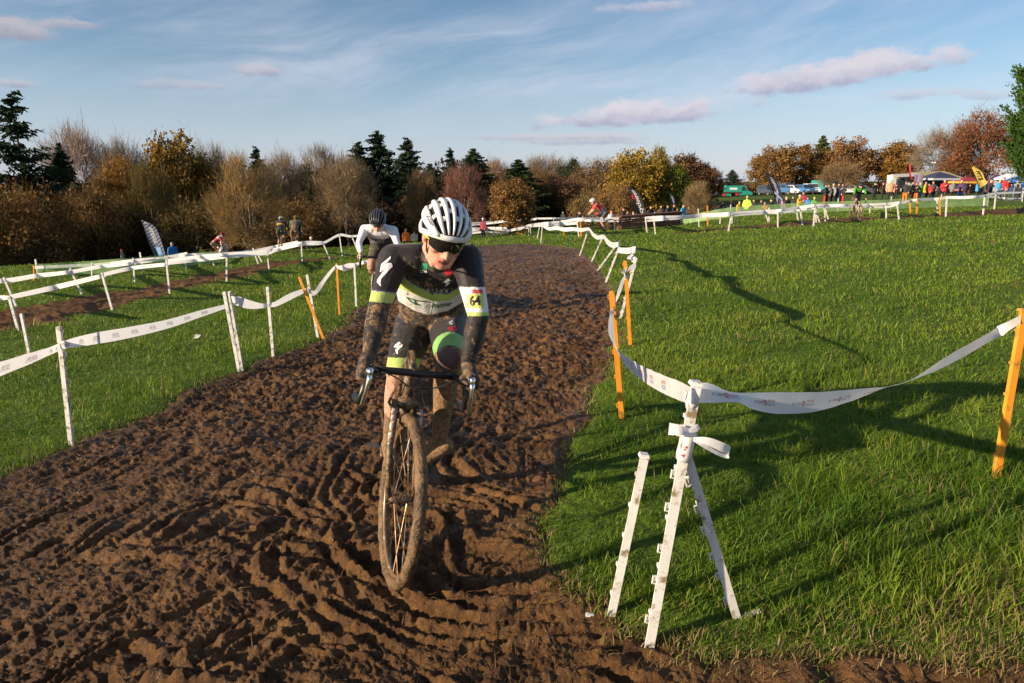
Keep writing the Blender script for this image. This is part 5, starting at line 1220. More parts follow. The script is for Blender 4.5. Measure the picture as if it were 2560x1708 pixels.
poly_decal('chest_logo', [(1003, 840), (1020, 862), (985, 882), (1016, 880), (985, 912), (973, 905), (985, 890), (958, 876), (975, 858)], M_pw)
poly_decal('thigh_logo', [(560, 1405), (578, 1420), (540, 1448), (592, 1428), (592, 1447), (552, 1482), (551, 1517), (535, 1510), (528, 1475), (552, 1460), (515, 1456), (520, 1438)], M_pw)
poly_decal('thigh_logo', [(1035, 1208), (1046, 1225), (1020, 1240), (1052, 1234), (1030, 1257), (1014, 1250), (1003, 1234)], M_pw)
poly_decal('chest_badge', oval(1000, 785, 40, 32), M_pr); poly_decal('badge_mark', [(975, 795), (985, 775), (1005, 768), (1020, 775), (1008, 785), (1025, 790), (1005, 800), (990, 793)], M_pw) if False else None
b2_ = poly_decal('thigh_badge', oval(1040, 1288, 46, 22), M_pr)
for cx_, cy_ in ((775, 725), (800, 722), (775, 748), (800, 750)): poly_decal('clover_mark', oval(cx_, cy_, 17, 17, 10), M_pg)
text_decal('chest_lettering', 'LTM', 780/3.564+840, 782/3.564+460, 9, M_pw, R(5), bold=.02)
text_decal('chest_lettering', 'o t i o x', 1093, 727, 17, M_pgrey, R(2), bend=-.0022, bold=.02)
text_decal('hem_lettering', 'Renner', 1104, 763, 17, M_dg, R(-9), .3, bold=.02)
poly_decal('leaf_mark', [(625, 1005), (720, 1035), (828, 1048), (830, 1055), (720, 1046), (640, 1018)], M_dg); poly_decal('leaf_mark', [(622, 1008), (640, 1018), (700, 1062), (758, 1085), (705, 1078), (650, 1040)], M_dg); poly_decal('leaf_mark', [(685, 1030), (715, 1048), (700, 1052), (758, 1084), (700, 1066), (715, 1058)], M_dg)
text_decal('race_number', '64', 1187, 753, 34, M_pk, R(-4), bold=.03, sx=.85)
zp = MB(); decal('zip', [(1086, 700), (1089, 700), (1082, 738), (1079, 738)], [(0, 1, 2, 3)], M_pk, sub=2); decal('zip', [(1076, 745), (1078.5, 745), (1073, 786), (1070, 786)], [(0, 1, 2, 3)], M_pgrey, sub=2)
# lettering on the helmet flank
V2, F2 = text2d('LAZER', 0, .03); mbt = MB(); pts = []
C_ = Hd+uu_*.022-fc*.008
for x_, y_ in V2:
    t_ = R(64-x_*13); s_ = -.935+y_*.060; w_ = math.sin(t_)**.42; pts.append(C_+rr_*(.100*s_*w_*1.05)+fc*(.134*math.cos(t_)*1.05*(1-.1*s_*s_))+uu_*(.112*math.sin(t_)**.8*math.sqrt(max(.03, 1-.93*s_*s_))*1.05)-org)
mbt.add(pts, F2); mbt.build('helmet_lettering', M_pk, hel)

# --- riders further off, posed on their own bicycles
def rider(Mw, label, blabel, kit, steer=0.0, crank=.6, hands='hood', voxel=.014, hel_mats=None, tyre=None, head_pitch=25, frame=None, crouch=1.0, sz=None):
    b_ = bicycle(Mw, blabel, steer, frame, detail=False, crank=crank, tyre=tyre); L = lambda x_, y_, z_: Mw @ Vector((x_, y_, z_)); R3 = Mw.to_3x3()
    Fw, Lf, Up = R3 @ Vector((1, 0, 0)), R3 @ Vector((0, 1, 0)), R3 @ Vector((0, 0, 1))
    hp_ = R(head_pitch); fc_ = (Fw*math.cos(hp_)-Up*math.sin(hp_)).normalized(); u_ = (Up*math.cos(hp_)+Fw*math.sin(hp_)).normalized(); r_ = u_.cross(fc_).normalized()
    sz = sz or (1.34 if crouch == 1 else 1.44); J = {'head': L(.43, 0, sz+.13), 'face': (fc_, u_, r_), 'neck': L(.31, 0, sz+.045), 'back': -Fw, 'k': .95}
    sp_ = (Vector((.30, 0, sz+.03))-Vector((-.17, 0, .97))); ax = (R3 @ sp_).normalized(); rv = -Lf; fv = ax.cross(rv).normalized(); fv = fv if fv.dot(Fw-Up) > 0 else -fv
    S_ = lambda f_: L(-.17+sp_.x*f_, 0, .97+sp_.z*f_)
    J['rings'] = [(S_(1.0), rv, fv, .10, .065), (S_(.93), rv, fv, .17, .09), (S_(.72), rv, fv, .172, .112), (S_(.48), rv, fv, .155, .113), (S_(.24), rv, fv, .148, .112), (S_(0.), rv, fv, .155, .115)]
    for s_, k_ in (('L', 1), ('R', -1)):
        J['sh'+s_] = L(.27, k_*.185, sz); hk = b_[hands, k_]; J['wr'+s_] = hk-Fw*.03+Up*.035; J['el'+s_] = (J['sh'+s_]+J['wr'+s_])*.5+Lf*k_*.055-Up*.03-Fw*.02
        J['hp'+s_] = L(-.17, k_*.085, .97); pd = b_['pedal', k_]; J['an'+s_] = pd-Fw*.06+Up*.09; J['to'+s_] = pd+Fw*.07+Up*.02
        h_, a2 = J['hp'+s_], J['an'+s_]; m_ = (h_+a2)*.5; dd = (h_-a2).length; bend = math.sqrt(max(.0009, .435**2-(dd/2)**2)); ax2 = (a2-h_).normalized(); pr_ = (Fw-ax2*Fw.dot(ax2)).normalized(); J['kn'+s_] = m_+pr_*bend+Lf*k_*.01
    me, V, nm, tt = figure(J, voxel); col = np.tile(np.array(kit.get('torso', KK), float), (len(V), 1)); mud = np.full(len(V), kit.get('mud', .2)); 
    fV = (V-np.array(J['rings'][-1][0]))@np.array(ax)/sp_.length
    if 'band' in kit: m_ = np.isin(nm, ['torso', 'hip']) & (fV > kit['band'][0]) & (fV < kit['band'][1]); col[m_] = kit['band'][2]
    for part, key in (('ua', 'sleeve'), ('fa', 'forearm'), ('th', 'shorts'), ('sn', 'shin'), ('ft', 'shoe')):
        if key in kit: col[np.isin(nm, [part+'R', part+'L'])] = kit[key]
    col[nm == 'hip'] = kit.get('shorts', KK); sk = (nm == 'head'); col[sk] = SKIN; mud[sk] = .05; lg = np.isin(nm, ['snR', 'snL', 'ftR', 'ftL', 'thR', 'thL']); mud[lg] = kit.get('legmud', .5)
    if 'knee' in kit: k2 = np.isin(nm, ['thR', 'thL']) & (tt > .78); col[k2] = kit['knee']
    org = L(0, 0, 0); E = empty('person', org, label, 'person', 'race riders'); finish_body(me, V, col, mud, org, E)
    hm_ = hel_mats or (M_helw, M_helk); helmet(E, org, J['head'], fc_, u_, r_, hm_[0], hm_[1], 7, 1.0, False)
    hb = MB()
    for k_ in (-1, 1):
        hk = b_[hands, k_]; hb = MB(); hb.limb([J['wr'+('L' if k_ > 0 else 'R')], hk+Up*.014], [.028, .034], 10)
        for q in range(4): o3 = hk+Fw*(.028-.018*q); hb.limb([o3+Up*.02+Lf*k_*.012, o3+Lf*k_*.034, o3+Lf*k_*.022-Up*.034], [.012, .010, .009], 7)
        hb.limb([hk-Lf*k_*.02+Up*.01, hk-Lf*k_*.027+Fw*.03], [.012, .009], 7)
        me2 = fuse(hb, .008, 1); Vv = mverts(me2)-np.array(org); me2.vertices.foreach_set('co', Vv.astype(np.float32).ravel()); me2.materials.append(kit.get('glove', M_skin)); me2.update(); link('hand', me2, E)
    return E, J, me, V, org, (Fw, Lf, Up)
def bike_matrix(contact, heading_deg, lean=0.0, local=(0, 0, 0)):
    """heading: angle of travel, 0 = towards +x, -90 = towards the camera"""
    Rm = Matrix.Rotation(R(heading_deg), 4, 'Z') @ Matrix.Rotation(R(lean), 4, 'X'); return Matrix.Translation(contact-(Rm @ Vector(local))) @ Rm
tyrek = mat('muddy_rubber', (.05, .035, .022), .7, dirt=MUDC, dirt_amt=.6)
c2 = gp(938, 822); E2, J2, me2_, V2_, o2_, fr2 = rider(bike_matrix(c2, -86, -3, (.60, 0, 0)), 'following rider with white sleeves, dark chest band and black striped helmet', 'bicycle with red-tipped levers under the white-sleeved rider', {'torso': (.74, .72, .74), 'sleeve': (.78, .77, .80), 'forearm': (.78, .77, .80), 'band': (.10, .80, (.03, .022, .020)), 'shorts': (.065, .052, .038), 'shin': SKIN*.95, 'shoe': (.05, .05, .05), 'knee': SKIN*.95, 'mud': .16, 'legmud': .42}, steer=R(4), crank=2.2, hands='hood', voxel=.009, hel_mats=(M_helg, M_helk), head_pitch=40, sz=1.25)
bv2 = BVHTree.FromPolygons([tuple(v) for v in V2_], [tuple(p.vertices) for p in me2_.polygons]); V2, F2 = text2d('HUNT', 0, .02); q = []
for x_, y_ in V2:
    d = Vector(ray(944+x_*13, 604-y_*13)).normalized(); h_, *_r = bv2.ray_cast(Vector(CAM), d); q.append((h_-d*.005 if h_ else P(944+x_*13, 604-y_*13, c2.y+.4))-o2_)
mbt = MB(); mbt.add(q, F2); mbt.build('chest_lettering', M_pgrey, E2)
c3 = at(722, 29.5); rider(bike_matrix(c3, 96, 2, (-.425, 0, 0)), 'mud-brown rider with olive helmet riding away along the left strip', 'muddy bicycle of the rider going away on the left strip', {'torso': (.10, .065, .05), 'band': (.0, .45, (.20, .13, .06)), 'sleeve': (.02, .18, .09), 'forearm': (.03, .03, .03), 'shorts': (.14, .085, .04), 'shin': (.20, .12, .06), 'mud': .5, 'legmud': .7}, hel_mats=(mat('olive_helmet', (.28, .26, .04), .4), M_helk), sz=1.38)
c3 = at(690, 31); rider(bike_matrix(c3, 100, 0, (-.425, 0, 0)), 'black and yellow rider partly hidden beside the mud-brown rider', 'bicycle of the black and yellow rider on the left', {'torso': (.02, .02, .022), 'band': (.55, .7, (.55, .30, .02)), 'sleeve': (.02, .02, .022), 'forearm': (.50, .28, .02), 'shorts': (.02, .02, .02), 'shin': SKIN, 'mud': .2}, hel_mats=(M_helw, M_helk), sz=1.38)
c4 = gp(1503, 586); rider(bike_matrix(c4, 181, 0), 'rider in red and navy suit with white helmet crossing behind the centre fence', 'muddy bicycle of the rider crossing behind the centre fence', {'torso': (.06, .065, .10), 'band': (.42, .85, (.55, .05, .05)), 'sleeve': (.50, .05, .05), 'forearm': SKIN, 'shorts': (.05, .055, .085), 'shin': SKIN, 'knee': (.50, .05, .06), 'mud': .1, 'legmud': .35}, crank=1.0, hel_mats=(M_helw, M_helk))
c5 = gp(2137, 550); rider(bike_matrix(c5, -96, 2), 'rider in black and lime kit with black helmet below the parked cars', 'pale muddy bicycle of the black and lime rider', {'torso': (.015, .015, .017), 'band': (.75, .98, (.10, .35, .02)), 'sleeve': (.06, .28, .03), 'forearm': (.015, .015, .016), 'shorts': (.05, .035, .03), 'shin': (.45, .26, .19), 'mud': .15, 'legmud': .5}, crank=1.2, hel_mats=(M_helk, M_helk), frame=mat('pale_frame', (.5, .4, .36), .4), crouch=1.15)
c6 = at(525, 39); rider(bike_matrix(c6, 20, 0), 'bent rider in white and red jersey behind the left tape fences', 'bicycle of the bent rider in white and red', {'torso': (.60, .55, .55), 'band': (.3, .7, (.40, .03, .05)), 'sleeve': (.5, .05, .07), 'forearm': SKIN, 'shorts': (.22, .14, .07), 'shin': (.40, .05, .05), 'mud': .3}, hel_mats=(mat('red_helmet', (.35, .03, .05), .35), M_helk))
# ------------------------------------------------------------------ spectators
def person_mesh(pose):
    mb = MB(); v = lambda x, y, z: Vector((x, y, z))
    loft(mb, [(v(0, 0, 1.46), (1, 0, 0), (0, -1, 0), .10, .07), (v(0, 0, 1.40), (1, 0, 0), (0, -1, 0), .20, .11), (v(0, 0, 1.22), (1, 0, 0), (0, -1, 0), .215, .14), (v(0, 0, 1.0), (1, 0, 0), (0, -1, 0), .20, .14), (v(0, 0, .80), (1, 0, 0), (0, -1, 0), .205, .14)], 14)
    mb.ball(v(0, -.01, 1.60), (.082, .10, .115), 12, 10); mb.tube([v(0, .01, 1.40), v(0, 0, 1.55)], [.065, .055], 10); mb.ball(v(0, -.105, 1.585), .022, 8, 6)
    mb.ball(v(0, .005, 1.655), (.092, .108, .085), 12, 8)
    for s_ in (-1, 1):
        mb.limb([v(s_*.09, 0, .86), v(s_*.10, -.01, .48), v(s_*.11, .01, .10)], [.105, .075, .058], 10); mb.limb([v(s_*.11, .03, .05), v(s_*.12, -.12, .045)], [.05, .045], 8)
        if pose == 0: arm = [v(s_*.20, 0, 1.36), v(s_*.27, .02, 1.08), v(s_*.25, -.08, .84)]
        elif pose == 1: arm = [v(s_*.20, 0, 1.36), v(s_*.28, -.05, 1.12), v(s_*.07, -.24, 1.30 if s_ > 0 else 1.22)]
        elif pose == 2: arm = [v(s_*.20, 0, 1.36), v(s_*.31, .03, 1.10), v(s_*.20, -.13, .95)]
        else: arm = [v(s_*.20, 0, 1.36), v(s_*.30, -.10, 1.30), v(s_*.08, -.20, 1.52)]
        mb.limb(arm, [.075, .062, .045], 10); d = (arm[2]-arm[1]).normalized(); mb.ball(arm[2]+d*.05, .045, 8, 6)
        for k in range(4): mb.limb([arm[2]+d*.06+v(.012*(k-1.5), 0, 0), arm[2]+d*.13+v(.014*(k-1.5), -.01*k, 0)], [.012, .010], 6)
    me = fuse(mb, .030, 2); V = mverts(me); mi = []
    for p in me.polygons:
        c = np.mean(V[list(p.vertices)], 0); x, y, z = c; r_ = abs(x)
        hand = any(np.linalg.norm(c-np.array(q)) < .085 for q in HANDS[pose])
        if z > 1.50: m_ = 3 if (z > 1.645 or y > .03) else 2
        elif hand: m_ = 2
        elif z < .09: m_ = 4
        elif z < .80 and r_ < .22: m_ = 1
        else: m_ = 0
        mi.append(m_)
    me.polygons.foreach_set('material_index', mi); return me
HANDS = [[(s*.24, -.12, .79) for s in (-1, 1)], [(-.03, -.28, 1.27), (.03, -.28, 1.33)], [(s*.15, -.19, .91) for s in (-1, 1)], [(s*.03, -.22, 1.58) for s in (-1, 1)]]
for s in range(4): pass
PM = []
M_shoe = mat('dark_shoe', (.02, .018, .016), .7)
for k in range(4):
    me = person_mesh(k)
    for q in range(5): me.materials.append((M_black, M_black, M_skin, M_black, M_shoe)[q])
    PM.append(me)
_mc = {}
def cloth(c):
    k = tuple(round(x, 3) for x in c)
    if k not in _mc: _mc[k] = mat('cloth', k, .8, var=.15, vscale=5)
    return _mc[k]
BLK, NAVY, DGR, RED, BLU, LBL, YEL_, FLU, ORG, TEAL, BRN, GRY, CRM, WHT_, MAR, PUR, GRN_ = (.018, .018, .02), (.02, .03, .07), (.06, .06, .065), (.50, .03, .03), (.02, .16, .50), (.05, .30, .60), (.62, .38, .02), (.42, .60, .06), (.75, .17, .02), (.02, .30, .32), (.06, .04, .03), (.22, .22, .23), (.55, .48, .38), (.70, .70, .70), (.20, .02, .04), (.10, .03, .12), (.10, .35, .05)
cnt = 0
def person(px, Y, jac, tro, hat, label, pose=0, h=1.0, face=None, group='spectators at the pits'):
    global cnt; cnt += 1
    o = link('person', PM[pose]); o.location = at(px, Y); o['pos'] = 0
    o.scale = (h*random.uniform(.98, 1.1), h*random.uniform(.98, 1.08), h); o.rotation_euler = (0, 0, R(face if face is not None else random.uniform(-70, 70)))
    for i, c in enumerate((jac, tro, None, hat, None)):
        if c is not None: o.material_slots[i].link = 'OBJECT'; o.material_slots[i].material = cloth(c)
    del o['pos']; return tag(o, label, 'person', group)
HAIR, GREYH = (.05, .03, .018), (.35, .33, .31)
for a in [
 (1629, 51, BLK, BLK, BLK, 'spectator in black hood at the left end behind the brown barrier', 2), (1640, 50, DGR, NAVY, GRY, 'small spectator in grey hat between two dark adults behind the barrier', 0, .75),
 (1655, 51, BRN, BLK, HAIR, 'spectator in long dark brown coat behind the barrier', 0), (1671, 51, NAVY, NAVY, BLK, 'spectator in navy jacket and dark cap behind the barrier', 0), (1687, 52, BLK, GRY, HAIR, 'spectator in black top and grey trousers under the small black flag', 1),
 (1711, 50, LBL, NAVY, HAIR, 'spectator in bright blue jacket at the right end of the barrier', 2), (1724, 54, BRN, BRN, CRM, 'crouching spectator in brown right of the bright blue jacket', 1, .8), (1747, 53, BLK, BRN, BLK, 'spectator in black leaning beside the orange post', 3, .9),
 (1784, 55, DGR, BLK, HAIR, 'short spectator in charcoal left of the orange-hatted child', 0, .8), (1790, 54, CRM, BRN, HAIR, 'small spectator in cream top left of the orange-hatted child', 0, .8), (1799, 53, LBL, NAVY, ORG, 'child in blue coat and orange hat', 0, .82), (1809, 53, BLK, BLK, HAIR, 'tall spectator in black standing behind the orange-hatted child', 1),
 (1819, 53, NAVY, BLK, LBL, 'child with pale blue hat beside the tall black-clad adult', 0, .78), (1830, 54, BLK, DGR, ORG, 'adult in black with a bright orange hat', 1), (1838, 54, TEAL, MAR, HAIR, 'small spectator in teal and maroon', 0, .75), (1851, 49, YEL_, GRY, HAIR, 'spectator in yellow top left of the fluorescent jacket', 0, .9),
 (1870, 48, FLU, BLK, FLU, 'spectator in hooded fluorescent yellow jacket', 2, 1.0), (1887, 50, BLK, BLK, HAIR, 'spectator in black with teal chest right of the fluorescent jacket', 0), (1906, 51, BLK, BRN, HAIR, 'spectator in black left of the short red jacket', 0), (1915, 50, RED, BLK, GRY, 'short spectator in red jacket left of the big black flag', 1, .85), (1930, 51, BLK, BLK, BRN, 'spectator in black close to the big black flag pole', 2),
 (1968, 51, BRN, BLK, GREYH, 'grey-haired spectator in brown right of the big black flag', 0), (1985, 51, BLK, DGR, HAIR, 'spectator in black left of the mustard coat', 2), (2001, 50, YEL_, BLK, GREYH, 'spectator in mustard yellow coat', 1), (2010, 52, MAR, BLK, BLK, 'taller spectator in dark maroon behind the mustard coat', 0, 1.08), (2022, 51, BLU, BLK, HAIR, 'spectator in strong blue right of the mustard coat', 0, .85), (2038, 50, GRN_, BLK, FLU, 'stooping spectator in lime green top', 1, .8),
 (2064, 58, BLK, RED, HAIR, 'spectator in black with red below, left of a pair', 1), (2072, 58, DGR, BLK, BLK, 'spectator in charcoal close behind the red-legged one', 0), (2083, 58, GRY, BLK, CRM, 'spectator in grey with cream hat', 0), (2096, 58, NAVY, NAVY, HAIR, 'spectator in navy left of the black and lime rider', 0, 1.02), (2106, 58, DGR, RED, HAIR, 'spectator in charcoal with a red item left of the lime rider', 1), (2150, 61, BLK, BLK, BLK, 'dark spectator bending right of the black and lime rider', 3, .85), (2186, 61, BLK, BLK, HAIR, 'spectator in black taking a picture left of the awning', 3), (2206, 61, BLK, BLK, MAR, 'spectator in black with maroon hat left of the orange coat', 1),
 (2225, 60, (.70, .30, .18), BLK, WHT_, 'spectator in orange and white coat by the awning', 0, 1.12), (2240, 60, BLK, BLK, HAIR, 'black-clad spectator right of the orange and white coat', 1, .9), (2264, 60, BLK, ORG, HAIR, 'left spectator of the dark huddle under the awning', 0), (2280, 60, BLK, BLK, HAIR, 'middle spectator of the dark huddle under the awning', 2), (2290, 60, BLK, ORG, BRN, 'right spectator of the dark huddle with orange bag', 1, .95), (2299, 61, GRN_, LBL, YEL_, 'spectator in green and yellow behind the yellow jersey', 0, .95), (2312, 59, YEL_, BLK, BLK, 'spectator in yellow jersey and dark cap', 0), (2321, 59, RED, BLK, HAIR, 'spectator with bright red back pack beside the yellow jersey', 2, .9), (2331, 62, DGR, BLK, HAIR, 'dark spectator in front of the navy gazebo', 0), (2342, 59, BLK, BLK, BLK, 'low black spectator left of the tall red jacket', 1, .75),
 (2359, 59, RED, BRN, (.45, .2, .15), 'tall spectator in red jacket in front of the navy gazebo', 1, 1.05), (2381, 61, GRY, BLK, GREYH, 'spectator in grey right of the red jacket', 2), (2401, 60, (.06, .03, .09), BLU, CRM, 'spectator in dark plum coat with pale hat', 2), (2414, 61, BLK, DGR, HAIR, 'spectator in black left of the yellow flag', 1), (2442, 60, LBL, BLK, NAVY, 'spectator in blue jacket at the foot of the yellow flag', 3), (2463, 62, DGR, BLK, HAIR, 'dark spectator right of the yellow flag', 0), (2475, 61, BLK, BLK, YEL_, 'spectator in black with yellow hat right of the yellow flag', 1), (2496, 60, LBL, NAVY, GREYH, 'grey-hatted spectator in blue by the metal barriers', 2), (2506, 60, RED, BLK, RED, 'spectator all in red by the metal barriers', 0, 1.12), (2517, 61, RED, BLK, HAIR, 'second red-jacketed spectator by the metal barriers', 1), (2541, 61, GRY, GRY, HAIR, 'grey-clad spectator at the right picture edge', 0), (2553, 61, BLU, BLK, HAIR, 'blue-clad spectator at the right picture edge', 2)]:
    person(*a)
LG = 'spectators along the left fences'
for a in [(285, 44, GRY, BLK, RED, 'spectator in red cap showing above the far left tape', 0, .9), (415, 43, BLU, BLK, GRY, 'spectator in blue jacket right of the striped flag', 0, 1.0), (478, 47, BLK, BLK, (.5, .25, .2), 'dark spectator, left one of two heads over the left tape', 0, .9), (488, 47, YEL_, BLK, BRN, 'yellow-collared spectator, right one of two heads over the left tape', 0, .9), (541, 45, WHT_, BLK, GRY, 'spectator in white jacket beside the bent rider', 0, 1.05), (633, 47, RED, BLK, RED, 'red-hatted spectator left of the mud-brown rider', 0, .85), (770, 45, BLK, BLK, WHT_, 'spectator in black with white woolly hat left of the white sleeves', 0, 1.0), (897, 51, NAVY, BLK, (.5, .2, .12), 'spectator glimpsed left of the white-sleeved rider', 0), (984, 51, GRY, DGR, GREYH, 'grey-hatted spectator right of the white-sleeved rider', 0), (1011, 49, ORG, BLK, ORG, 'spectator in orange hood between the two nearest riders', 0, .95), (1032, 50, CRM, MAR, HAIR, 'small cream-topped spectator just left of the leading rider', 0, .8),
  (1187, 62, BLK, BLK, CRM, 'dark spectator under the wood right of the white helmet', 0), (1207, 40, MAR, BLK, WHT_, 'maroon spectator behind the centre posts', 0, .8), (1409, 56, BLK, BLK, BLK, 'dark spectator left of the crossing rider', 0, .9), (1430, 56, MAR, BLK, RED, 'maroon spectator left of the crossing rider', 1, .9), (1450, 50, NAVY, BLK, PUR, 'purple-hatted spectator close to the crossing rider', 1, .95), (1530, 50, WHT_, BLK, RED, 'red-hatted spectator right of the crossing rider', 0, .9), (1560, 50, BLK, BLK, HAIR, 'black-clad spectator left of the lettered flag', 1, 1.0), (1572, 50, BRN, BLK, HAIR, 'brown-clad spectator at the foot of the lettered flag', 0, .85), (1586, 49, WHT_, RED, HAIR, 'pale-topped spectator behind the lettered flag', 0, .85)]:
    person(*a, group=LG)
# ------------------------------------------------------------------ vehicles
M_tyre = mat('car_tyre', (.02, .02, .02), .85); M_win = mat('car_window', (.03, .04, .05), .06, var=0); M_lamp = mat('lamp_glass', (.75, .75, .72), .15, var=0); M_tail = mat('tail_lamp', (.4, .01, .01), .2, var=0); M_bump = mat('grey_bumper', (.08, .08, .085), .6)
def vehicle(px, Y, head, colr, kind, label, sign=False):
    E = empty('parked_car' if kind != 'van' else 'parked_van', at(px, Y), label, 'car' if kind != 'van' else 'van', 'vehicles parked behind the crowd'); E.rotation_euler = (0, 0, R(head))
    pm = mat('car_paint', colr, .3, var=.05, coat=.6)
    if kind == 'van': L, Wd, prof = 5.4, 1.95, [(-2.7, .35), (-2.7, 2.25), (-2.45, 2.42), (1.15, 2.42), (1.75, 1.35), (2.55, 1.10), (2.7, .8), (2.7, .35)]; wz = [[(1.02, 1.36), (1.55, 1.36), (1.05, 2.2), (.55, 2.2), (.35, 1.36)]]; ax_ = (-1.65, 1.75)
    elif kind == '4x4': L, Wd, prof = 4.5, 1.85, [(-2.2, .45), (-2.25, 1.0), (-2.05, 1.75), (.5, 1.78), (1.1, 1.15), (2.1, 1.02), (2.25, .75), (2.2, .45)]; wz = [[(-1.9, 1.15), (-1.75, 1.65), (-.6, 1.66), (-.6, 1.15)], [(-.5, 1.15), (-.5, 1.66), (.42, 1.66), (.9, 1.15)]]; ax_ = (-1.35, 1.4)
    else: L, Wd, prof = 4.1, 1.75, [(-2.0, .35), (-2.08, .85), (-1.75, 1.15), (-1.35, 1.45), (.25, 1.47), (1.0, 1.0), (1.85, .86), (2.05, .62), (2.02, .35)]; wz = [[(-1.55, 1.02), (-1.2, 1.38), (-.35, 1.39), (-.35, 1.02)], [(-.27, 1.02), (-.27, 1.39), (.2, 1.38), (.75, 1.02)]]; ax_ = (-1.3, 1.3)
    mb = MB(); n_ = len(prof); V = []
    for yy, k in ((-Wd/2, .0), (-Wd/2+.08, .0), (Wd/2-.08, 0), (Wd/2, 0)):
        for i, (x, z) in enumerate(prof):
            ins = .12 if z > 1.1 and abs(yy) > Wd/2-.01 else 0; sc = 1 if abs(yy) < Wd/2-.05 else .985
            V.append((x*sc, yy-math.copysign(ins*(z-.9), yy) if ins else yy, .35+(z-.35)*sc))
    F = [(j*n_+i, j*n_+(i+1) % n_, (j+1)*n_+(i+1) % n_, (j+1)*n_+i) for j in range(3) for i in range(n_)]+[tuple(range(n_))[::-1], tuple(3*n_+i for i in range(n_))]
    mb.add(V, F); mb.build('body', pm, E)
    for s_ in (-1, 1):
        for poly in wz:
            w = MB(); w.prism(poly, s_*(Wd/2-.16), s_*(Wd/2+.012), lambda u, v, h: (u, h-s_*(.12*(v-.9)) if abs(h) > Wd/2-.1 else h, v)); w.build('side_window', M_win, E)
        for x in ax_:
            w = MB(); w.tube([(x, s_*(Wd/2-.18), .33), (x, s_*(Wd/2+.02), .33)], [.33, .32], 16); wh = w.build('wheel', M_tyre, E); h_ = MB(); h_.tube([(x, s_*(Wd/2+.015), .33), (x, s_*(Wd/2+.035), .33)], [.21, .19], 12); h_.build('hub_cap', M_grey, wh)
        w = MB(); w.box((prof[-1][0]-.02, s_*(Wd/2-.25), .72), (.10, .34, .16)); w.build('headlight', M_lamp, E); w = MB(); w.box((prof[0][0]-.0, s_*(Wd/2-.18), .9), (.10, .18, .26)); w.build('tail_light', M_tail, E)
    top = {'van': (.35, 1.15, 1.75, 1.35, 2.42), '4x4': (0, .5, 1.1, 1.15, 1.78), 'car': (0, .25, 1.0, 1.0, 1.47)}[kind]
    w = MB(); x1, x2, zl, zh = top[1], top[2], top[3], top[4]; q = lambda f, y: (x1+(x2-x1)*f+.035, y, zh+(zl-zh)*f+.02)
    hw = Wd/2-.2; w.add([q(.12, -hw), q(.12, hw), q(.92, hw+.06), q(.92, -hw-.06)], [(0, 3, 2, 1)]); w.build('windscreen', M_win, E)
    w = MB(); xr = prof[1][0] if kind == 'van' else (prof[2][0]+prof[3][0])/2-.1; zr = 1.75 if kind == 'van' else prof[3][1]-.25; w.box((xr-.01, 0, zr), (.06, Wd-.5, .4)); w.build('rear_window', M_win, E)
    w = MB(); w.box((prof[-1][0]-.01, 0, .45), (.14, Wd-.1, .2)); w.build('bumper', M_bump, E); w = MB(); w.box((prof[0][0], 0, .45), (.14, Wd-.1, .2)); w.build('bumper', M_bump, E)
    if sign:
        for s_ in (-1, 1): w = MB(); w.box((-1.2, s_*(Wd/2-.06), 1.75), (1.5, .08, .42)); sg = w.build('side_sign', mat('sign_white', (.7, .7, .7), .5), E)
    return E
TEALV = (.015, .27, .20)
vehicle(1845, 142, 0, TEALV, 'van', 'green delivery van with white side sign parked behind a flat trailer', True)
vehicle(2064, 116, -75, (.02, .25, .22), 'van', 'teal van parked behind the crowd left of the bare tree')
vehicle(1772, 140, 10, (.03, .10, .30), 'car', 'blue car parked under the trees left of the green van'); vehicle(1789, 152, 0, (.45, .52, .60), 'car', 'low silver car behind the blue car near the green van')
vehicle(1921, 118, -80, (.04, .05, .07), '4x4', 'dark off-road car left of the big black flag'); vehicle(1967, 110, -70, (.05, .13, .28), '4x4', 'dark blue off-road car behind the big black flag'); vehicle(1990, 108, -80, (.62, .64, .68), 'car', 'silver hatchback facing the crowd'); vehicle(2028, 112, -100, (.70, .72, .75), '4x4', 'white high-backed car right of the silver hatchback'); vehicle(2014, 106, -85, (.04, .16, .36), 'car', 'bright blue car in front of the white high-backed car')
vehicle(2128, 110, -30, (.72, .72, .72), 'car', 'white car behind the black and lime rider'); vehicle(2158, 112, -30, (.05, .05, .055), 'car', 'black car right of the white car')
# flat trailer
E = empty('flat_trailer', at(1822, 128), 'flat timber trailer with red wheels in front of the green van', 'trailer'); M_deck = mat('trailer_timber', (.09, .04, .025), .8)
for k in range(5): w = MB(); w.box((0, -.9+.45*k, .85), (4.6, .42, .12)); w.build('deck_plank', M_deck, E)
w = MB(); w.box((0, -.5, .7), (4.4, .1, .16)); w.box((0, .5, .7), (4.4, .1, .16)); w.beam((-2.3, 0, .7), (-3.3, 0, .5), .1, .1); w.build('chassis', M_bump, E)
for x in (-1.2, 1.2):
    for s_ in (-1, 1): w = MB(); w.tube([(x, s_*.95, .4), (x, s_*1.15, .4)], [.4, .38], 16); wh = w.build('wheel', M_tyre, E); w = MB(); w.tube([(x, s_*1.14, .4), (x, s_*1.17, .4)], [.27, .25], 14); w.build('wheel_disc', M_red, wh)
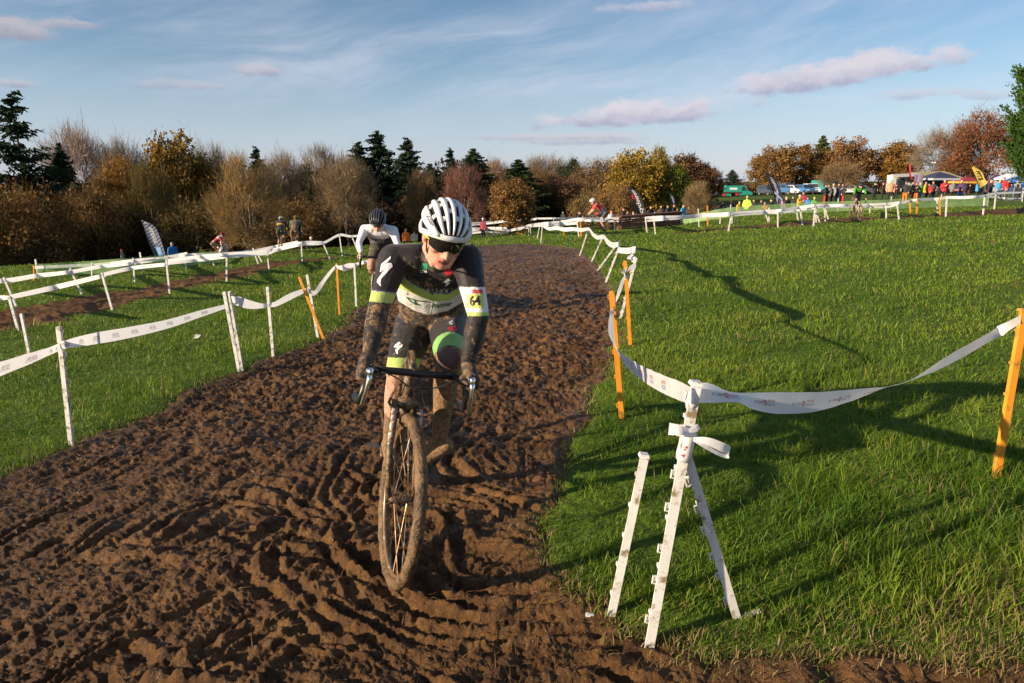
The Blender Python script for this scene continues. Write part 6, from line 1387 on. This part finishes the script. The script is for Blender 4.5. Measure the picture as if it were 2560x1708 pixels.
# ------------------------------------------------------------------ feather flags
def flag(label, base, Y, left, right, cm, text=None, tm=None, trot=0.0, tpos=.5, tsize=.5, bold=.02, extra=()):
    """left/right: pixel edges from bottom to tip, built as a cloth with a little depth and a pole"""
    b_ = gp(*base) if Y is None else at(base[0], Y); Y = b_.y; org = b_.copy(); E = empty('feather_flag', org, label, 'flag', 'advertising feather flags')
    Lc = np.array(catmull([(a, c, 0) for a, c in left], 10))[:, :2]; Rc = np.array(catmull([(a, c, 0) for a, c in right], 10))[:, :2]
    n_ = 40; tl = np.linspace(0, 1, n_); L2 = np.stack([np.interp(tl, np.linspace(0, 1, len(Lc)), Lc[:, k]) for k in range(2)], 1); R2 = np.stack([np.interp(tl, np.linspace(0, 1, len(Rc)), Rc[:, k]) for k in range(2)], 1)
    def pt(u, t, off=0):
        i = np.clip(t, 0, 1)*(n_-1); a = np.array([np.interp(i, np.arange(n_), L2[:, k]) for k in range(2)]); c = np.array([np.interp(i, np.arange(n_), R2[:, k]) for k in range(2)]); q = a+(c-a)*u
        return P(q[0], q[1], Y+.10*math.sin(u*3.0+t*2)+off)-org
    mb = MB(); m_ = 8; V = [pt(j/m_, i/(n_-1), o_) for o_ in (0, .012) for i in range(n_) for j in range(m_+1)]; k = m_+1; N = n_*k
    F = [(i*k+j, i*k+j+1, (i+1)*k+j+1, (i+1)*k+j) for i in range(n_-1) for j in range(m_)]; mb.add(V, F+[tuple(N+x for x in f[::-1]) for f in F]); mb.build('flag_cloth', cm, E, True)
    pole = MB(); pp = [Vector((0, 0, -.1))]+[pt(-.02, t, .01) for t in np.linspace(0, 1, 14)]; pole.tube(pp, list(np.linspace(.025, .008, len(pp))), 7); pole.build('pole', M_black, E, True)
    for poly, mm in extra:
        mb = MB(); mb.add([pt(u, t, -.03) for u, t in poly], [tuple(range(len(poly)))]); mb.build('flag_mark', mm, E)
    if text:
        V2, F2 = text2d(text, 0, bold); hgt = np.linalg.norm(L2[-1]-L2[0]); q = []
        for x_, y_ in V2: q.append(pt(.5-y_*tsize if trot > 0 else .5+y_*tsize, tpos+(x_ if trot > 0 else -x_)*tsize*(np.linalg.norm(R2[10]-L2[10])/hgt), -.03))
        mb = MB(); mb.add(q, F2); mb.build('flag_lettering', tm, E)
    return E
m_fl, n, b = newmat('striped_navy'); tcn = n.new('ShaderNodeTexCoord').outputs['Object']; sp_ = n.new('ShaderNodeSeparateXYZ'); n.l.new(tcn, sp_.inputs[0])
n.put(b.inputs['Base Color'], n.mix(n.ss(n.m('SINE', n.m('MULTIPLY', n.m('ADD', sp_.outputs[2], n.m('MULTIPLY', sp_.outputs[0], -.6)), 34)), -.1, .3), (.02, .028, .07), (.13, .15, .24)))
M_fk = mat('black_flag', (.012, .012, .018), .75, var=.3); M_fy = mat('yellow_flag', (.62, .47, .10), .7); M_fr = mat('red_flag', (.50, .03, .06), .7); M_fw = mat('pale_print', (.42, .42, .46), .7); M_fb = mat('lightblue_print', (.16, .34, .62), .7); M_fp = mat('purple_print', (.20, .06, .20), .7); M_fl2 = mat('lilac_print', (.26, .28, .46), .7)
flag('navy striped feather flag with white vertical lettering by the dark wood', (398, 690), 36, [(392, 648), (372, 602), (360, 566), (354, 551)], [(416, 644), (402, 600), (386, 566), (356, 550)], m_fl, 'VITESSE', M_fw, -1, .46, .40, .02, [([(.2, .80), (.8, .78), (.5, .90)], M_fw), ([(.34, .03), (.75, .03), (.75, .20), (.34, .20)], M_fb)])
flag('black feather flag lettered in grey with a red cross by the barrier', (1604, 565), 43, [(1597, 545), (1585, 510), (1576, 486), (1570, 468)], [(1618, 543), (1608, 508), (1597, 482), (1572, 466)], M_fk, 'cyclocross', M_fw, 1, .46, .62, .03, [([(.05, .45), (.28, .62), (.28, .70), (.05, .52)], M_red), ([(.05, .66), (.28, .50), (.28, .44), (.05, .58)], M_red)])
flag('small black feather flag with blue lettering behind the barrier', (1688, 545), 55, [(1682, 520), (1678, 505), (1676, 494), (1674, 483)], [(1691, 519), (1688, 503), (1684, 491), (1675, 482)], M_fk, 'pinarello', M_fl2, 1, .5, .55)
flag('big black feather flag with blue-grey lettering and purple foot', (1960, 560), 45, [(1948, 540), (1934, 484), (1920, 446), (1912, 430)], [(1970, 532), (1957, 492), (1942, 455), (1914, 428)], M_fk, 'scrubber', M_fl2, 1, .58, .55, .03, [([(.02, .01), (.98, .01), (.98, .20), (.42, .24), (.30, .1)], M_fp), ([(.1, .16), (.5, .30), (.62, .42), (.45, .42), (.3, .30), (.1, .26)], M_fl2), ([(.1, .34), (.8, .22), (.85, .28), (.2, .40)], M_fl2)])
flag('yellow feather flag reading PITS in black capitals', (2458, 515), 52, [(2449, 472), (2440, 446), (2434, 430), (2430, 419)], [(2468, 459), (2460, 443), (2452, 428), (2433, 415)], M_fy, 'PITS', M_black, -1, .46, .72, .03)
flag('thin red feather flag beside the white awning', (2278, 500), 66, [(2276, 450), (2274, 436), (2273, 420), (2274, 407)], [(2281, 449), (2278, 436), (2277, 420), (2275, 407)], M_fr)
# ------------------------------------------------------------------ barrier, jumps, tents, pavilion
a_, b2 = at(1556, 34), at(1712, 36); E = empty('plank_barrier', a_, 'long low brown plank barrier below the black lettered flag', 'barrier'); M_brd = mat('brown_board', (.115, .045, .026), .8, var=.25, vscale=3)
d = (b2-a_); dn = d.normalized(); nrm = Vector((-dn.y, dn.x, 0)).normalized(); hb_ = .62
for k in range(6): w = MB(); z0 = .02+k*hb_/6; w.beam(a_+Vector((0, 0, z0+.06))+nrm*(.03*k)-a_, b2+Vector((0, 0, z0+.06))+nrm*(.03*k)-a_, .05, hb_/6-.012); w.build('board', M_brd, E)
w = MB(); w.beam(Vector((0, 0, hb_+.05))+nrm*.25, b2-a_+Vector((0, 0, hb_+.05))+nrm*.25, .5, .06); w.build('top_board', M_brd, E)
for f in (0.02, .35, .66, .98): w = MB(); w.beam(d*f+nrm*.22, d*f+nrm*.22+Vector((0, 0, hb_)), .1, .1); w.build('upright', M_brd, E)
def jump(px, Y, Ln, h, label):
    E = empty('show_jump', at(px, Y), label, 'jump'); M_r = mat('jump_wood', (.16, .075, .04), .8)
    for s_ in (-1, 1):
        w = MB(); V = [(-Ln/2, s_*.45, h*.55), (Ln/2, s_*.45, h*.55), (Ln/2-.15, 0, h), (-Ln/2+.15, 0, h)]; w.add(V+[(x, y, z-.06) for x, y, z in V], [(0, 1, 2, 3), (7, 6, 5, 4), (0, 4, 5, 1), (2, 6, 7, 3), (1, 5, 6, 2), (3, 7, 4, 0)]); w.build('roof_panel', M_r, E)
        for x in (-Ln/2+.3, Ln/2-.3): w = MB(); w.box((x, s_*.35, h*.27), (.12, .12, h*.55)); w.build('leg', M_r, E)
jump(1415, 74, 2.6, 1.2, 'roof-shaped brown horse jump left of the crossing rider'); jump(1346, 76, 2.2, 1.1, 'box-like brown horse jump right of the copper tree')
def gazebo(px, Y, w_, hgt, colr, label, name='gazebo', c2=None):
    E = empty(name, at(px, Y), label, 'tent'); m1 = mat('canopy_cloth', colr, .7, var=.12, vscale=2); mk = MB(); a = w_/2; z0, z1 = hgt*.72, hgt
    V = [(-a, -a, z0), (a, -a, z0), (a, a, z0), (-a, a, z0), (-a*.5, -a*.5, z0+(z1-z0)*.58), (a*.5, -a*.5, z0+(z1-z0)*.58), (a*.5, a*.5, z0+(z1-z0)*.58), (-a*.5, a*.5, z0+(z1-z0)*.58), (0, 0, z1)]
    mk.add(V, [(0, 1, 5, 4), (1, 2, 6, 5), (2, 3, 7, 6), (3, 0, 4, 7), (4, 5, 8), (5, 6, 8), (6, 7, 8), (7, 4, 8)]); mk.build('canopy', m1, E)
    mk = MB()
    for (x0, y0), (x1, y1) in (((-a, -a), (a, -a)), ((a, -a), (a, a)), ((a, a), (-a, a)), ((-a, a), (-a, -a))): mk.add([(x0, y0, z0), (x1, y1, z0), (x1, y1, z0-.25), (x0, y0, z0-.25)], [(0, 1, 2, 3)])
    mk.build('valance', c2 or m1, E)
    for x in (-a, a):
        for y in (-a, a): q = MB(); q.beam((x*.985, y*.985, 0), (x*.985, y*.985, z0), .05, .05); q.build('leg', M_grey, E)
    q = MB(); q.add([(-a, a*.98, .1), (a, a*.98, .1), (a, a*.98, z0), (-a, a*.98, z0)], [(0, 1, 2, 3)]); q.build('back_sheet', m1, E)
    return E
gazebo(2342, 94, 3.6, 3.0, (.035, .04, .085), 'navy gazebo with pale edge in front of the pavilion', c2=mat('pale_valance', (.4, .42, .5), .7)); gazebo(2526, 100, 3.2, 3.0, (.55, .57, .62), 'white gazebo at the right picture edge'); gazebo(2412, 98, 3.2, 2.4, (.30, .03, .04), 'dark red and yellow low tent left of the yellow flag', c2=cloth(YEL_)); gazebo(2553, 88, 3.0, 2.5, (.03, .14, .45), 'blue gazebo corner at the right picture edge')
E = empty('dome_tent', at(2486, 104), 'dark purple dome tent behind the yellow flag', 'tent'); w = MB(); w.ball((0, 0, 0), (1.5, 1.5, 2.7), 16, 12); w.build('shell', mat('purple_cloth', (.06, .025, .09), .8), E, True); w = MB()
for k in range(3): a = math.pi*k/3; w.tube([(1.53*math.cos(a)*math.cos(t), 1.53*math.sin(a)*math.cos(t), 2.73*math.sin(t)) for t in np.linspace(0, math.pi, 15)], .03, 5)
w.build('pole', M_grey, E); w = MB(); w.ball((0, -1.3, .6), (.5, .3, .85), 10, 8); w.build('door', M_black, E)
# wooden pavilion
E = empty('pavilion', at(2332, 122), 'low timber pavilion with pale sloping roof behind the navy gazebo', 'building'); M_tim = mat('pavilion_timber', (.14, .07, .035), .8); M_rf = mat('pavilion_roof', (.34, .31, .17), .85); hw_, dp = 2.4, 1.9
for s_, nm in ((-1, 'front'), (1, 'back')):
    for k in range(7): w = MB(); w.box((0, s_*dp, .18+.36*k), (hw_*2, .06, .34)); w.build('wall_board', M_tim, E)
for s_ in (-1, 1):
    for k in range(7): w = MB(); w.box((s_*hw_, 0, .18+.36*k), (.06, dp*2-.08, .34)); w.build('wall_board', M_tim, E)
w = MB(); V = [(-hw_-.7, -dp-.9, 2.65), (hw_+.7, -dp-.9, 2.85), (hw_+.7, dp+.6, 3.95), (-hw_-.7, dp+.6, 3.75)]; w.add(V+[(x, y, z+.16) for x, y, z in V], [(3, 2, 1, 0), (4, 5, 6, 7), (0, 1, 5, 4), (1, 2, 6, 5), (2, 3, 7, 6), (3, 0, 4, 7)]); w.build('roof', M_rf, E)
for x in (-1.5, 1.2): w = MB(); w.box((x, -dp-.04, 1.45), (1.1, .06, .9)); wn = w.build('window', M_win, E); q = MB(); q.box((x, -dp-.09, .97), (1.25, .12, .06)); q.build('sill', M_fw, wn)
w = MB(); w.box((-.15, -dp-.04, 1.0), (.95, .06, 2.0)); dr = w.build('door', mat('green_door', (.10, .16, .05), .6), E); q = MB(); q.ball((.05, -dp-.1, 1.0), .05, 8, 6); q.build('handle', M_chrome, dr)
# white service trailer with awning
E = empty('service_trailer', at(2255, 98), 'white service trailer with a wide pale awning above the dark huddle', 'trailer'); w = MB(); w.box((0, .8, 1.55), (3.0, 1.6, 2.2)); w.build('body', mat('trailer_white', (.62, .62, .60), .5), E); w = MB(); V = [(-1.9, -1.9, 2.35), (1.6, -1.9, 2.5), (1.6, .05, 2.85), (-1.9, .05, 2.7)]; w.add(V+[(x, y, z+.05) for x, y, z in V], [(3, 2, 1, 0), (4, 5, 6, 7), (0, 1, 5, 4), (1, 2, 6, 5), (2, 3, 7, 6), (3, 0, 4, 7)]); w.build('awning', mat('awning_cloth', (.50, .46, .42), .8), E)
for x in (-1.85, 1.55): w = MB(); w.beam((x, -1.85, 0), (x, -1.85, 2.4), .06, .06); w.build('awning_leg', M_grey, E)
w = MB(); w.box((1.0, -.03, 2.15), (.75, .06, .75)); sg = w.build('sign', M_fr, E); w = MB(); w.box((1.0, -.07, 2.15), (.5, .03, .35)); w.build('sign_panel', M_fw, sg)
w = MB(); w.box((-.4, -.03, 1.5), (1.2, .06, 1.3)); w.build('serving_hatch', M_win, E)
for x in (-.8, .8): w = MB(); w.tube([(x, -.05, .3), (x, .2, .3)], [.3, .3], 14); w.build('wheel', M_tyre, E)
# patterned banner
E = empty('banner', at(2292, 93), 'red white and blue banner between the awning and the navy gazebo', 'banner'); w = MB(); w.box((0, 0, 1.9), (1.1, .03, 1.5)); w.build('banner_cloth', M_fl2, E)
for k in (-1, 0, 1): w = MB(); w.add([(k*.36-.16, -.03, 1.2), (k*.36-.04, -.03, 1.2), (k*.36+.16, -.03, 2.6), (k*.36+.04, -.03, 2.6)], [(0, 1, 2, 3)]); w.build('stripe', M_fr if k else M_fw, E)
for s_ in (-1, 1): w = MB(); w.beam((s_*.57, 0, 0), (s_*.57, 0, 2.7), .05, .05); w.build('pole', M_grey, E)
# metal crowd barriers
for i, px in enumerate((2512, 2534, 2556)):
    E = empty('crowd_barrier', at(px, 57.5), ('left', 'middle', 'right')[i]+' one of the grey metal crowd barriers at the right picture edge', 'barrier', 'metal crowd barriers'); w = MB(); w.tube([(-.72, 0, .1), (-.72, 0, 1.1), (.72, 0, 1.1), (.72, 0, .1)], .022, 6); w.tube([(-.72, 0, .2), (.72, 0, .2)], .02, 6); w.build('frame', M_grey, E)
    for k in range(11): w = MB(); w.tube([(-.6+.12*k, 0, .2), (-.6+.12*k, 0, 1.1)], .010, 5); w.build('bar', M_grey, E)
    for x in (-.5, .5): w = MB(); w.beam((x, -.3, .04), (x, .3, .04), .05, .04); w.build('foot', M_grey, E)
# lamp post, stump pole, litter
E = empty('lamp_post', at(2325, 118), 'slim post with twin white lamps above the pavilion roof', 'lamp'); w = MB(); w.tube([(0, 0, 0), (0, 0, 5.2)], [.06, .04], 8); w.build('post', M_grey, E)
for s_ in (-1, 1): w = MB(); w.ball((s_*.22, 0, 5.25), (.2, .12, .12), 10, 8); w.build('lamp_head', M_lamp, E, True)
E = empty('timber_post', at(1803, 150), 'tall bare timber post left of the green van', 'post'); w = MB(); w.tube([(0, 0, -.2), (0, 0, 2.4)], [.16, .13], 9); w.build('shaft', M_birch, E, True); w = MB(); w.tube([(0, 0, 2.4), (0, 0, 2.5)], [.15, .10], 9); w.build('cap', M_bark, E)
lp = gp(492, 856); w = MB(); w.add([(-.03, 0, .05), (.03, -.02, .06), (.05, .03, .09), (0, .05, .07), (-.02, .02, .10)], [(0, 1, 2), (0, 2, 4), (2, 3, 4), (0, 4, 3)]); o = w.build('paper_scrap', M_tape if False else m_tape); o.location = lp; tag(o, 'crumpled white paper scrap on the left grass bank', 'litter')
